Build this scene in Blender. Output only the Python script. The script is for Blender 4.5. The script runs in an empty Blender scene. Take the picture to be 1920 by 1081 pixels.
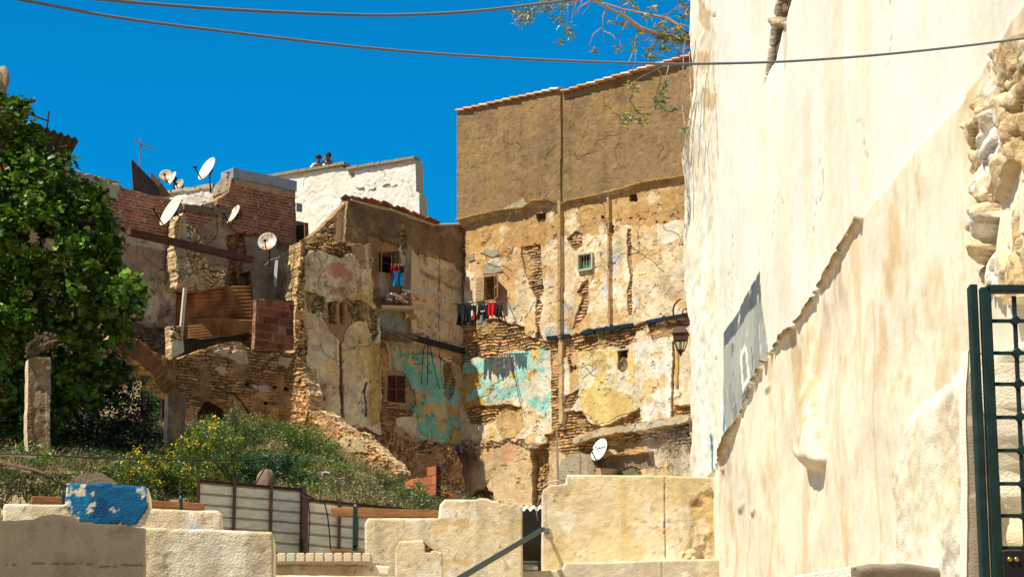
import bpy, bmesh, math, random
import numpy as np
from mathutils import Vector, Matrix
random.seed(7)
# ------------------------------------------------------------------ camera, sky, sun, exposure
S = bpy.context.scene
PITCH = math.radians(13.6)
CAM = np.array([0.0, 0.0, 1.6])
FPX = 4800.0
cd = bpy.data.cameras.new('camera'); co = bpy.data.objects.new('camera', cd)
S.collection.objects.link(co); S.camera = co
co.location = CAM; co.rotation_euler = (math.pi/2 + PITCH, 0, 0)
cd.sensor_width = 36; cd.lens = 36*FPX/1920; cd.clip_start = .1; cd.clip_end = 5000
SUN_EL = math.radians(57); SUN_AZ = math.atan2(-.84, -.54)          # clockwise from +Y
sdir = Vector((math.sin(SUN_AZ)*math.cos(SUN_EL), math.cos(SUN_AZ)*math.cos(SUN_EL), math.sin(SUN_EL)))
sl = bpy.data.lights.new('sun', 'SUN'); sl.energy = 4.6; sl.angle = math.radians(.5); sl.color = (1, .93, .765)
so = bpy.data.objects.new('sun', sl); S.collection.objects.link(so)
so.rotation_euler = sdir.to_track_quat('Z', 'Y').to_euler(); so.location = (-20, -10, 40)
W = bpy.data.worlds.new('World'); S.world = W; W.use_nodes = True
wn = W.node_tree.nodes; wl = W.node_tree.links
bg = wn['Background']; bg.inputs['Strength'].default_value = .062
sky = wn.new('ShaderNodeTexSky'); sky.sky_type = 'NISHITA'; sky.sun_disc = False
sky.sun_elevation = SUN_EL; sky.sun_rotation = SUN_AZ
sky.altitude = 900; sky.air_density = 1.0; sky.dust_density = .25; sky.ozone_density = 4.5
hs = wn.new('ShaderNodeHueSaturation'); hs.inputs['Saturation'].default_value = 1.0
tcw = wn.new('ShaderNodeTexCoord'); dotn = wn.new('ShaderNodeVectorMath'); dotn.operation = 'DOT_PRODUCT'
dotn.inputs[1].default_value = (0, .97, .24)
wl.new(tcw.outputs['Generated'], dotn.inputs[0])
mr = wn.new('ShaderNodeMapRange'); mr.interpolation_type = 'SMOOTHSTEP'
mr.inputs['From Min'].default_value = .2; mr.inputs['From Max'].default_value = .9
mr.inputs['To Min'].default_value = 0; mr.inputs['To Max'].default_value = 1
wl.new(dotn.outputs['Value'], mr.inputs['Value'])
mxw = wn.new('ShaderNodeMix'); mxw.data_type = 'RGBA'; mxw.blend_type = 'MULTIPLY'
wl.new(mr.outputs[0], mxw.inputs['Factor'])
wl.new(sky.outputs[0], mxw.inputs['A']); mxw.inputs['B'].default_value = (.008, 1.26, 1.74, 1)
wl.new(mxw.outputs['Result'], bg.inputs['Color'])
S.view_settings.view_transform = 'Standard'; S.view_settings.look = 'None'
S.view_settings.exposure = .52; S.view_settings.gamma = 1
S.cycles.max_bounces = 5; S.cycles.diffuse_bounces = 3
# ------------------------------------------------------------------ pixel / plane geometry
cp, sp = math.cos(PITCH), math.sin(PITCH)
def ray(px, py):
    x = (np.asarray(px, float)-960)/FPX; y = (540.5-np.asarray(py, float))/FPX
    return np.stack([x, cp - y*sp, sp + y*cp], -1)
def at(px, py, Y):
    d = ray(px, py); return CAM + d*(Y/d[..., 1])[..., None] if d.ndim > 1 else CAM + d*(Y/d[1])
class Plane:
    def __init__(s, p1, p2):
        s.O = np.array([p1[0], p1[1], 0.0]); d = np.array([p2[0]-p1[0], p2[1]-p1[1], 0.0])
        s.U = d/np.linalg.norm(d); n = np.array([s.U[1], -s.U[0], 0])
        if np.dot(CAM*[1, 1, 0]-s.O, n) < 0: n = -n
        s.N = n
    def off(s, d):
        q = Plane((0, 0), (1, 0)); q.O = s.O + s.N*d; q.U = s.U; q.N = s.N; return q
    def hit(s, px, py):
        d = ray(px, py); t = ((s.O-CAM)@s.N)/(d@s.N); return CAM + d*np.asarray(t)[..., None]
    def uv(s, px, py):
        p = s.hit(px, py)-s.O; return np.stack([p@s.U, p[..., 2]], -1)
    def xyz(s, u, v, w=0):
        u = np.asarray(u, float); v = np.asarray(v, float); w = np.asarray(w, float)+0*u
        return s.O + u[..., None]*s.U + w[..., None]*s.N + v[..., None]*np.array([0, 0, 1.0])
def hplane(x1, y1, Y1, x2, y2):
    a = at(x1, y1, Y1); d = ray(x2, y2); b = CAM + d*((a[2]-CAM[2])/d[2]); return Plane(a[:2], b[:2])
# ------------------------------------------------------------------ noise
_rs = np.random.RandomState(3); _P = _rs.rand(64, 256, 256)
def vnoise(x, y, seed=0):
    T = _P[seed % 64]; xi = np.floor(x).astype(int); yi = np.floor(y).astype(int)
    fx = x-xi; fy = y-yi; fx = fx*fx*(3-2*fx); fy = fy*fy*(3-2*fy)
    a = T[xi & 255, yi & 255]; b = T[(xi+1) & 255, yi & 255]; c = T[xi & 255, (yi+1) & 255]; d = T[(xi+1) & 255, (yi+1) & 255]
    return (a*(1-fx)+b*fx)*(1-fy)+(c*(1-fx)+d*fx)*fy
def fbm(x, y, f=1.0, o=4, seed=0, g=.5):
    s = 0; a = 1; t = 0
    for i in range(o):
        s = s + a*(vnoise(x*f+17.3*i, y*f-9.1*i, seed+i)-.5)*2; t += a; a *= g; f *= 2.03
    return s/t*1.4
def facets(u, v, f, seed=0):                          # broken stones: tilted random faces and the gap between them
    x = u*f+.3*fbm(u, v, f*.8, 3, seed); y = v*f+.3*fbm(u, v, f*.8, 3, seed+1); xi = np.floor(x); yi = np.floor(y); b1 = np.full(x.shape, 9.); b2 = b1.copy(); h = b1*0
    H = lambda a, b, k: (np.sin(a*127.1+b*311.7+k*74.7+seed)*43758.5453) % 1.0
    for i in (-1, 0, 1):
        for j in (-1, 0, 1):
            a, b = xi+i, yi+j; cx = a+H(a, b, 1); cy = b+H(a, b, 2); d = np.hypot(x-cx, y-cy); hh = H(a, b, 3)+(H(a, b, 4)-.5)*1.1*(x-cx)+(H(a, b, 5)-.5)*1.1*(y-cy)
            m = d < b1; b2 = np.where(m, b1, np.minimum(b2, d)); h = np.where(m, hh, h); b1 = np.where(m, d, b1)
    return h, b2-b1
def sstep(a, b, x):
    t = np.clip((x-a)/(b-a), 0, 1); return t*t*(3-2*t)
def inside(P, u, v):
    P = np.asarray(P); r = np.zeros(u.shape, bool); n = len(P)
    m = (u >= P[:, 0].min()) & (u <= P[:, 0].max()) & (v >= P[:, 1].min()) & (v <= P[:, 1].max())
    if not m.any(): return r
    uu = u[m]; vv = v[m]; rr = np.zeros(uu.shape, bool)
    for i in range(n):
        x1, y1 = P[i]; x2, y2 = P[(i+1) % n]
        if y1 == y2: continue
        c = ((y1 > vv) != (y2 > vv)) & (uu < (x2-x1)*(vv-y1)/(y2-y1)+x1); rr ^= c
    r[m] = rr; return r
def near(P, u, v, closed=True):
    P = np.asarray(P); bd = np.full(u.shape, 1e9); bx = u.copy(); by = v.copy()
    for i in range(len(P) if closed else len(P)-1):
        a = P[i]; b = P[(i+1) % len(P)]; d = b-a; L = d@d
        if L < 1e-12: continue
        t = np.clip(((u-a[0])*d[0]+(v-a[1])*d[1])/L, 0, 1); x = a[0]+t*d[0]; y = a[1]+t*d[1]
        q = (u-x)**2+(v-y)**2; m = q < bd; bd[m] = q[m]; bx[m] = x[m]; by[m] = y[m]
    return np.sqrt(bd), bx, by
def rough(P, amp, step, seed):
    out = []; n = len(P)
    for i in range(n):
        a = np.array(P[i]); b = np.array(P[(i+1) % n]); L = np.linalg.norm(b-a); k = max(1, int(L/step))
        for j in range(k):
            q = a+(b-a)*j/k
            if amp > 0:
                q = q + amp*np.array([fbm(q[0]+50, q[1], 2.5, 3, seed), fbm(q[0], q[1]+50, 2.5, 3, seed+9)]) + amp*.35*_rs.uniform(-1, 1, 2)
            out.append(q)
    return np.array(out)
# ------------------------------------------------------------------ materials
MATS = {}
def nmat(name, base=None, rough_=.9, metal=0, var=.12, scale=6, bump=.3, bscale=30, bdist=.02, attr=False, trans=0, spec=.3, fine=None, stretch=None):
    if name in MATS: return MATS[name]
    m = bpy.data.materials.new(name); m.use_nodes = True; N = m.node_tree.nodes; L = m.node_tree.links
    b = N['Principled BSDF']; b.inputs['Roughness'].default_value = rough_; b.inputs['Metallic'].default_value = metal
    b.inputs['Specular IOR Level'].default_value = spec
    tc = N.new('ShaderNodeTexCoord'); vec = tc.outputs['Object']
    if stretch:
        mp = N.new('ShaderNodeMapping'); mp.inputs['Scale'].default_value = stretch; L.new(vec, mp.inputs[0]); vec = mp.outputs[0]
    n1 = N.new('ShaderNodeTexNoise'); n1.inputs['Scale'].default_value = scale; n1.inputs['Detail'].default_value = 8; n1.inputs['Roughness'].default_value = .65
    L.new(vec, n1.inputs['Vector'])
    r = N.new('ShaderNodeMapRange'); r.inputs['From Min'].default_value = .3; r.inputs['From Max'].default_value = .7
    r.inputs['To Min'].default_value = 1-var; r.inputs['To Max'].default_value = 1+var; L.new(n1.outputs[0], r.inputs[0])
    mx = N.new('ShaderNodeVectorMath'); mx.operation = 'MULTIPLY'
    if attr:
        a = N.new('ShaderNodeAttribute'); a.attribute_name = 'Col'; L.new(a.outputs['Color'], mx.inputs[0])
    else: mx.inputs[0].default_value = base
    L.new(r.outputs[0], mx.inputs[1]); L.new(mx.outputs[0], b.inputs['Base Color'])
    if bump:
        n2 = N.new('ShaderNodeTexNoise'); n2.inputs['Scale'].default_value = bscale; n2.inputs['Detail'].default_value = 6; n2.inputs['Roughness'].default_value = .6
        L.new(vec, n2.inputs['Vector'])
        bp = N.new('ShaderNodeBump'); bp.inputs['Strength'].default_value = bump; bp.inputs['Distance'].default_value = bdist
        L.new(n2.outputs[0], bp.inputs['Height']); L.new(bp.outputs[0], b.inputs['Normal'])
    if trans:
        out = N['Material Output']; t = N.new('ShaderNodeBsdfTranslucent'); ms = N.new('ShaderNodeMixShader'); ms.inputs[0].default_value = trans
        L.new(mx.outputs[0], t.inputs[0]); L.new(b.outputs[0], ms.inputs[1]); L.new(t.outputs[0], ms.inputs[2]); L.new(ms.outputs[0], out.inputs[0])
    MATS[name] = m; return m
M_far = nmat('weathered_masonry', attr=True, var=.18, scale=7, bump=.45, bscale=14, bdist=.03)
M_stucco = nmat('rough_stucco', attr=True, var=.06, scale=14, bump=1.0, bscale=75, bdist=.009)
M_smooth = nmat('limewashed_plaster', attr=True, var=.05, scale=40, bump=.5, bscale=26, bdist=.007, stretch=(1, .6, 1))
M_attr = nmat('worn_surface', attr=True, var=.12, scale=12, bump=.3, bscale=40, bdist=.01)
M_leaf = nmat('leaf_green', attr=True, rough_=.42, var=.1, bump=0, trans=.22, spec=.5)
M_dry = nmat('grass_blade', attr=True, rough_=.8, var=.1, bump=0, trans=.25, spec=.15)
M_wood = nmat('weathered_wood', (.34, .15, .05), .75, var=.45, scale=3, bump=.5, bscale=10, stretch=(1.2, 8, 14))
M_oldwood = nmat('grey_old_wood', (.2, .14, .09), .85, var=.5, scale=5, bump=.6, bscale=25)
M_char = nmat('charred_wood', (.02, .018, .016), .7, var=.5, scale=8, bump=.6, bscale=20)
M_steel = nmat('dark_rusty_steel', (.055, .022, .015), .6, .2, var=.4, scale=10, bump=.2)
M_green = nmat('dark_green_paint', (.008, .03, .026), .55, 0, var=.5, scale=14, bump=.3, bscale=90, bdist=.003, spec=.3)
M_grey = nmat('grey_metal', (.22, .23, .24), .5, .5, var=.2, scale=9, bump=.1)
M_black = nmat('black_rubber', (.012, .012, .014), .6, var=.2, bump=0)
M_brass = nmat('brass', (.6, .38, .1), .3, .9, var=.1, bump=0)
M_dark = nmat('painted_dark_interior', (.02, .015, .012), .95, var=.3, bump=0)  # near-black colour standing in for unlit depth
M_concrete = nmat('cracked_concrete', attr=True, var=.18, scale=7, bump=.6, bscale=18, bdist=.04)
# ------------------------------------------------------------------ objects
ORG = {}
def tag(o, label=None, cat=None, group=None, kind=None):
    if label: o['label'] = label
    if cat: o['category'] = cat
    if group: o['group'] = group
    if kind: o['kind'] = kind
    return o
def thing(name, label, cat, loc, group=None):
    o = bpy.data.objects.new(name, None); S.collection.objects.link(o); loc = [float(c) for c in loc]; o.location = loc
    o.empty_display_size = .2; ORG[o] = np.array(loc); return tag(o, label, cat, group)
def link(name, me, mat, parent=None, org=None):
    o = bpy.data.objects.new(name, me); S.collection.objects.link(o)
    if mat is not None and not me.materials: me.materials.append(mat)
    if parent is not None: o.parent = parent; ORG[o] = ORG[parent]
    else:
        ORG[o] = np.array(org if org is not None else (0, 0, 0), float); o.location = ORG[o]
    return o
def npmesh(name, V, F4, mat, parent=None, col=None, smooth=False, org=None, F3=None):
    V = np.asarray(V, float)
    o_ = ORG[parent] if parent is not None else (np.array(org, float) if org is not None else np.zeros(3))
    V = V-o_; me = bpy.data.meshes.new(name); me.vertices.add(len(V)); me.vertices.foreach_set('co', V.ravel())
    F4 = np.asarray(F4, int).reshape(-1, 4) if F4 is not None else np.zeros((0, 4), int)
    F3 = np.asarray(F3, int).reshape(-1, 3) if F3 is not None else np.zeros((0, 3), int)
    me.loops.add(F4.size+F3.size); me.loops.foreach_set('vertex_index', np.concatenate([F4.ravel(), F3.ravel()]))
    me.polygons.add(len(F4)+len(F3))
    ls = np.concatenate([np.arange(len(F4))*4, F4.size+np.arange(len(F3))*3])
    me.polygons.foreach_set('loop_start', ls)
    me.polygons.foreach_set('use_smooth', np.full(len(ls), smooth)); me.update(calc_edges=True)
    if col is not None:
        a = me.color_attributes.new('Col', 'FLOAT_COLOR', 'POINT'); c = np.ones((len(V), 4)); c[:, :3] = np.clip(col, 0, 1)
        a.data.foreach_set('color', c.ravel())
    return link(name, me, mat, parent, org=o_ if parent is None else None)
class MB:                                             # small mesh builder in world space
    def __init__(s): s.V = []; s.F = []; s.C = []; s.col = (.5, .5, .5)
    def add(s, vs, fs):
        n = len(s.V); s.V += [tuple(float(c) for c in v) for v in vs]; s.F += [tuple(i+n for i in f) for f in fs]; s.C += [s.col]*len(vs); return s
    def hexa(s, c):                                  # 8 corners: bottom 4, top 4
        return s.add(c, [(3, 2, 1, 0), (4, 5, 6, 7), (0, 1, 5, 4), (1, 2, 6, 5), (2, 3, 7, 6), (3, 0, 4, 7)])
    def box(s, c, hx, hy, hz, ax=(1, 0, 0), ay=(0, 1, 0), az=(0, 0, 1)):
        c = np.array(c, float); X = np.array(ax, float)*hx; Y = np.array(ay, float)*hy; Z = np.array(az, float)*hz
        return s.hexa([c-X-Y-Z, c+X-Y-Z, c+X+Y-Z, c-X+Y-Z, c-X-Y+Z, c+X-Y+Z, c+X+Y+Z, c-X+Y+Z])
    def bar(s, a, b, w, h=None, side=None):          # square bar from a to b
        a = np.array(a, float); b = np.array(b, float); d = b-a; L = np.linalg.norm(d); d /= L
        sd = np.cross(d, side if side is not None else (0, 0, 1))
        if np.linalg.norm(sd) < 1e-3: sd = np.array([1., 0, 0])
        sd /= np.linalg.norm(sd); up = np.cross(sd, d)
        return s.box((a+b)/2, L/2, w/2, (h or w)/2, d, sd, up)
    def tube(s, pts, r, n=8, cap=True):
        P = [np.array(p, float) for p in pts]; R = r if hasattr(r, '__len__') else [r]*len(P); vs = []; fs = []
        ref = np.array([.13, .31, .94])
        for i, p in enumerate(P):
            d = P[min(i+1, len(P)-1)]-P[max(i-1, 0)]; d = d/(np.linalg.norm(d)+1e-9)
            a = np.cross(d, ref); a /= np.linalg.norm(a)+1e-9; b = np.cross(d, a)
            for k in range(n):
                t = 2*math.pi*k/n; vs.append(p+R[i]*(math.cos(t)*a+math.sin(t)*b))
        for i in range(len(P)-1):
            for k in range(n):
                q = (k+1) % n; fs.append((i*n+k, i*n+q, (i+1)*n+q, (i+1)*n+k))
        if cap: fs.append(tuple(range(n-1, -1, -1))); fs.append(tuple((len(P)-1)*n+k for k in range(n)))
        return s.add(vs, fs)
    def prism(s, poly, t):                            # 3D polygon extruded by vector t
        n = len(poly); P = [np.array(p, float) for p in poly]; t = np.array(t, float)
        return s.add(P+[p+t for p in P], [tuple(range(n-1, -1, -1)), tuple(range(n, 2*n))]+[(i, (i+1) % n, n+(i+1) % n, n+i) for i in range(n)])
    def blob(s, c, r, seed=0, sub=2, amp=.3, sq=(1, 1, 1)):
        bm = bmesh.new(); bmesh.ops.create_icosphere(bm, subdivisions=sub, radius=1)
        rs = np.random.RandomState(seed); ph = rs.rand(3)*10
        vs = []
        for v in bm.verts:
            p = np.array(v.co); k = 1+amp*float(fbm(np.array(p[0]*1.3+ph[0]+p[2]), np.array(p[1]*1.3+ph[1]-p[2]), 1, 3, seed % 50))
            vs.append(np.array(c)+p*k*r*np.array(sq))
        fs = [tuple(v.index for v in f.verts) for f in bm.faces]; bm.free(); return s.add(vs, fs)
    def take(s):
        r = MB(); r.V, r.F, r.C = s.V, s.F, s.C; s.V, s.F, s.C = [], [], []; r.col = s.col; return r
    def build(s, name, mat, parent=None, smooth=False, org=None, bevel=0):
        o_ = ORG[parent] if parent is not None else (np.array(org, float) if org is not None else np.zeros(3))
        me = bpy.data.meshes.new(name); me.from_pydata([tuple(np.array(v)-o_) for v in s.V], [], s.F)
        if smooth: me.polygons.foreach_set('use_smooth', [True]*len(me.polygons))
        a = me.color_attributes.new('Col', 'FLOAT_COLOR', 'POINT'); a.data.foreach_set('color', np.array([list(c)+[1] for c in s.C]).ravel())
        bm = bmesh.new(); bm.from_mesh(me); bmesh.ops.recalc_face_normals(bm, faces=bm.faces); bm.to_mesh(me); bm.free(); me.update()
        o = link(name, me, mat, parent, org=o_ if parent is None else None)
        if bevel:
            md = o.modifiers.new('bevel', 'BEVEL'); md.width = bevel; md.segments = 2; md.limit_method = 'ANGLE'
        return o
# ------------------------------------------------------------------ masonry walls
def stones(u, v, h=.1, w=.26, seed=0, irr=.35):       # coursed rubble: (height 0..1, random per stone)
    uu = u+(.05+.08*irr)*fbm(u, v, 2.2, 3, seed); vv = v+1.1*irr*h*fbm(u, v, 1.3, 4, seed+5, .6)+.6*irr*h*fbm(u, v, 4.5, 3, seed+6)+.25*irr*h*fbm(u, v, 9, 2, seed+2)
    r = np.floor(vv/h); fr = vv/h-r; rr = (np.sin(r*127.1+seed)*43758.5) % 1.0
    x = uu/w+rr*7; x = x+.35*np.sin(x*2.1+r*3.3); c = np.floor(x); fc = x-c
    rnd = (np.sin(r*12.9898+c*78.233+seed)*43758.5453) % 1.0
    e = np.minimum(np.minimum(fr, 1-fr)*h, np.minimum(fc, 1-fc)*w)
    return sstep(0, .022, e-.004), rnd
class Paint:
    def __init__(s, plane, u, v, base=(.5, .37, .2)):
        s.p = plane; s.u = u; s.v = v; n = len(u); s.col = np.tile(np.array(base, float), (n, 1)); s.worn = 1.0; s.dep = np.zeros(n); s.brk = np.zeros(n, int)
        s.wu = .10*fbm(u, v, 1.6, 3, 11)+.06*fbm(u, v, 5, 5, 21, .65); s.wv = .10*fbm(u, v, 1.6, 3, 31)+.06*fbm(u, v, 5, 5, 41, .65)
    def m(s, poly, warp=1.0):
        P = s.p.uv([q[0] for q in poly], [q[1] for q in poly]); return inside(P, s.u+warp*s.wu, s.v+warp*s.wv)
    def line(s, pts, w, warp=1.0):
        P = s.p.uv([q[0] for q in pts], [q[1] for q in pts]); return near(P, s.u+warp*s.wu, s.v+warp*s.wv, False)[0] < w
    def put(s, mask, col=None, dep=None, brk=None, add=None):
        if col is not None: s.col[mask] = col
        if dep is not None: s.dep[mask] = dep
        if add is not None: s.dep[mask] += add
        if brk is not None: s.brk[mask] = brk
    def poly(s, pts, col=None, dep=None, brk=None, warp=1.0): s.put(s.m(pts, warp), col, dep, brk)
    def blot(s, mask, col, f, thr, seed, amt=1.0, soft=.08):
        k = sstep(thr, thr+soft*.6, fbm(s.u, s.v, f, 7, seed, .62)*1.1)*amt*mask; s.col += (np.array(col)-s.col)*k[:, None]
    def finish(s, plaster_relief=.014):
        pl = s.brk == 0; u, v = s.u, s.v; n = fbm(u, v, 2.0, 5, 3); s.dep += np.where(pl, plaster_relief*n+.43*plaster_relief*fbm(u, v, 9, 3, 8), 0)
        w = s.worn*np.ones(len(u))
        if w.max() > 0:                                      # flaked skins, pits and stains of old plaster
            f1 = fbm(u, v, 2.6, 6, 19, .6); k = pl & (f1 > .42); W_ = w[k][:, None]; s.dep[k] -= .014*w[k]; s.col[k] = s.col[k]*(1-.4*W_)+np.array((.36, .25, .14))*.4*W_
            e = pl & (np.abs(f1-.42) < .022); s.col[e] *= 1-.35*w[e][:, None]
            f2 = fbm(u+9, v, 5.5, 5, 29, .6); k = pl & (f2 > .62); s.dep[k] -= .03*w[k]; s.col[k] *= 1-.5*w[k][:, None]
            f3 = fbm(u, v+9, 1.5, 6, 39, .65); s.col *= (1-.26*w*sstep(.1, .6, f3))[:, None]
            f4 = fbm(u*2.4, v*.5, 1.6, 4, 49); s.col += (s.col*np.array((.74, .66, .56))-s.col)*(w*.7*sstep(.15, .5, f4)*pl)[:, None]
            nr = np.random.RandomState(5).rand(len(u)); k = pl & (nr > 1-.006*w); s.col[k] *= .35
            s.col *= (1+.10*w*(nr-.5))[:, None]
        s.col *= (1+.12*fbm(u, v, .9, 4, 14)+.09*fbm(u, v, 12, 4, 15))[:, None]
        MO = {1: (.30, .20, .10), 2: (.40, .30, .20), 3: (.27, .20, .13), 4: (.32, .21, .11)}
        for code, (h, w, mort, relief, irr) in {1: (.082, .25, .42, .035, .5), 2: (.085, .24, 1.0, .010, .06), 3: (.215, .33, 1.0, .018, .03), 4: (.105, .24, .36, .06, 1.0)}.items():
            q = s.brk == code
            if not q.any(): continue
            uq, vq = u[q], v[q]; hgt, rnd = stones(uq, vq, h, w, code*3, irr); sm = np.zeros(len(uq))
            if code == 4:                                    # rubble: some courses give way to loose broken stone
                fh, fe = facets(uq, vq*1.5, 7.5, 3); k_ = sstep(-.25, .0, fbm(uq, vq, .9, 4, 91)); hgt = hgt*(1-k_)+k_*sstep(0, .16, fe); rnd = rnd*(1-k_)+k_*np.clip(fh, 0, 1)
            if code in (1, 4): sm = sstep(.0, .35, fbm(uq, vq, 1.9, 6, 55+code, .6))*.85; hgt = hgt*(1-sm)+sm*.75
            if code == 3: hgt = np.where((rnd > .93), hgt*.3, np.clip(hgt*1.6, 0, 1))
            s.dep[q] += (hgt-1)*relief+(rnd-.5)*relief*.8*(1-sm)+(.045*fbm(uq, vq, 2.3, 5, 5, .6)+.015*fbm(uq, vq, 11, 3, 6))*(code in (1, 4))
            c = s.col[q]; cs = c*(.55+.9*rnd)[:, None]; cs[:, 0] *= 1+.12*(rnd > .8); m = np.array(MO[code])*(mort if code in (1, 4) else 1.0)
            c2 = cs*hgt[:, None]+m*(1-hgt)[:, None]; c2 = c2*(1-sm*.6)[:, None]+(c*.95)*(sm*.6)[:, None]
            s.col[q] = c2*(1+.25*fbm(uq, vq, 6, 4, 77))[:, None]
def cracks(P, n, seed, area, w=.010, col=(.10, .06, .03), length=1.5):
    rs = np.random.RandomState(seed); lo = P.p.uv([area[0], area[2]], [area[3], area[1]])
    for i in range(n):
        a = np.array([rs.uniform(*sorted(lo[:, 0])), rs.uniform(*sorted(lo[:, 1]))]); th = rs.uniform(0, 6.3); pts = [a]
        for k in range(int(rs.uniform(6, 16))):
            th += rs.normal(0, .55); a = a+np.array([math.cos(th), math.sin(th)])*length/12; pts.append(a)
        d = near(np.array(pts), P.u, P.v, False)[0] < w; P.col[d] = P.col[d]*.4+np.array(col)*.3; P.dep[d] -= .012
def wall(name, plane, outline, paint, mat=M_far, parent=None, res=.025, resu=None, thick=.4, rag=.03, step=.09, holes=(), seed=1,
         back=True, rnd=0, rim=(.42, .27, .13), rimstone=True, uvpoly=False, worn=.75, smooth=False, rimseg=.06, org=None, holedepth=None):
    resu = resu or res
    uvp = np.array(outline, float) if uvpoly else plane.uv([q[0] for q in outline], [q[1] for q in outline])
    polys = [rough(uvp, rag, step, seed)]
    for i, (h, hr) in enumerate(holes):
        polys.append(rough(plane.uv([q[0] for q in h], [q[1] for q in h]), hr, step*.7, seed+i+3))
    P0 = polys[0]; lo = P0.min(0)-[resu, res]; hi = P0.max(0)+[resu, res]
    nu = int((hi[0]-lo[0])/resu)+2; nv = int((hi[1]-lo[1])/res)+2
    U, V = np.meshgrid(lo[0]+np.arange(nu)*resu, lo[1]+np.arange(nv)*res, indexing='ij')
    cu = (U[:-1, :-1]+resu/2).ravel(); cv = (V[:-1, :-1]+res/2).ravel()
    K = inside(P0, cu, cv)
    for h in polys[1:]: K &= ~inside(h, cu, cv)
    K = K.reshape(nu-1, nv-1); Kp = np.zeros((nu+1, nv+1), bool); Kp[1:-1, 1:-1] = K
    cnt = Kp[:-1, :-1].astype(int)+Kp[1:, :-1]+Kp[:-1, 1:]+Kp[1:, 1:]
    used = cnt > 0; bd = used & (cnt < 4); u = U.copy(); v = V.copy()
    bi = np.where(bd.ravel())[0]; ub = u.ravel()[bi]; vb = v.ravel()[bi]; best = np.full(len(bi), 1e9); nx = ub.copy(); ny = vb.copy()
    for h in polys:
        d, x, y = near(h, ub, vb); m = d < best; best[m] = d[m]; nx[m] = x[m]; ny[m] = y[m]
    ok = best < 1.3*max(res, resu); u.ravel()[bi[ok]] = nx[ok]; v.ravel()[bi[ok]] = ny[ok]
    idx = -np.ones(nu*nv, int); ui = np.where(used.ravel())[0]; idx[ui] = np.arange(len(ui)); idx = idx.reshape(nu, nv)
    uf = u.ravel()[ui]; vf = v.ravel()[ui]
    P = Paint(plane, uf, vf); P.worn = worn; paint(P); P.finish(.014 if worn else .0025)
    dep = P.dep.copy()
    if rnd:
        d = np.full(len(uf), 1e9)
        for h in polys: d = np.minimum(d, near(h, uf, vf)[0])
        t = np.clip(d/rnd, 0, 1); dep -= rnd*(1-np.sqrt(np.clip(1-(1-t)**2, 0, 1)))
    Vx = [plane.xyz(uf, vf, dep)]; Cx = [P.col]
    ki, kj = np.where(K)
    if plane.U[0]*plane.N[1]-plane.U[1]*plane.N[0] > 0: quad = [(0, 0), (0, 1), (1, 1), (1, 0)]
    else: quad = [(0, 0), (1, 0), (1, 1), (0, 1)]
    F = [np.stack([idx[ki+a, kj+b] for a, b in quad], 1)]
    # rim
    E = []
    for di, dj, e in ((-1, 0, ((0, 0), (0, 1))), (1, 0, ((1, 1), (1, 0))), (0, -1, ((1, 0), (0, 0))), (0, 1, ((0, 1), (1, 1)))):
        nb = ~Kp[1+ki+di, 1+kj+dj]; i = ki[nb]; j = kj[nb]; E.append(np.stack([idx[i+e[0][0], j+e[0][1]], idx[i+e[1][0], j+e[1][1]]], 1))
    E = np.concatenate(E); bv = np.unique(E); rmap = -np.ones(len(uf), int); rmap[bv] = np.arange(len(bv)); nb = len(bv)
    ns = max(1, int(thick/rimseg)); base = len(uf); ub = uf[bv]; vb = vf[bv]
    for k in range(ns+1):
        w = dep[bv]*(1-k/ns)-thick*k/ns; ju = jv = 0
        if rimstone and 0 < k < ns+1:
            hgt, rn = stones(w*1.0+ub*.3+7, vb, .1, .24, seed, .4)
            ju = (hgt-.6)*.05*np.sign(1) ; c = np.array(rim)*((.7+.6*rn)*(.4+.6*hgt))[:, None]
            jj = .03*fbm(w*3+ub, vb+w, 5, 2, seed) if k < ns else 0
            Vx.append(plane.xyz(ub+jj, vb+jj*.7, w)); Cx.append(c)
        else:
            c = P.col[bv] if rim is None else np.tile(np.array(rim), (nb, 1)); Vx.append(plane.xyz(ub, vb, w)); Cx.append(c)
    for k in range(ns):
        a = base+k*nb+rmap[E[:, 0]]; b = base+k*nb+rmap[E[:, 1]]
        F.append(np.stack([a, b, b+nb, a+nb], 1))
    if back:
        o2 = base+(ns+1)*nb; Vx.append(plane.xyz(uf, vf, -thick)); Cx.append(np.tile(np.array((.42, .3, .17)), (len(uf), 1)))
        F.append(np.stack([idx[ki+a, kj+b]+o2 for a, b in quad[::-1]], 1))
    return npmesh(name, np.concatenate(Vx), np.concatenate(F), mat, parent, np.concatenate(Cx), smooth, org)
def bbox_base(plane, px, py, z):
    p = plane.hit(px, py); return (p[0], p[1], z)
# ------------------------------------------------------------------ planes of the place
PR = Plane((-1.48, 70), (4.54, 65.5))                      # tall house face
PL = hplane(865, 658, 70, 700, 630)                        # ruined house face
PL = Plane(PL.hit(700, 630)[:2], PL.hit(865, 658)[:2])
PF = PL.off(.45)                                           # its nearer front
CREAM = (.74, .58, .36); TAN = (.66, .45, .215); BROWN = (.265, .170, .078); RUB = (.50, .30, .125)
PALE = (.80, .71, .53); OCHRE = (.74, .50, .13); TURQ = (.16, .52, .46); BLUE = (.42, .52, .62); DIRT = (.20, .13, .07); GREY = (.34, .31, .24)
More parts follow.
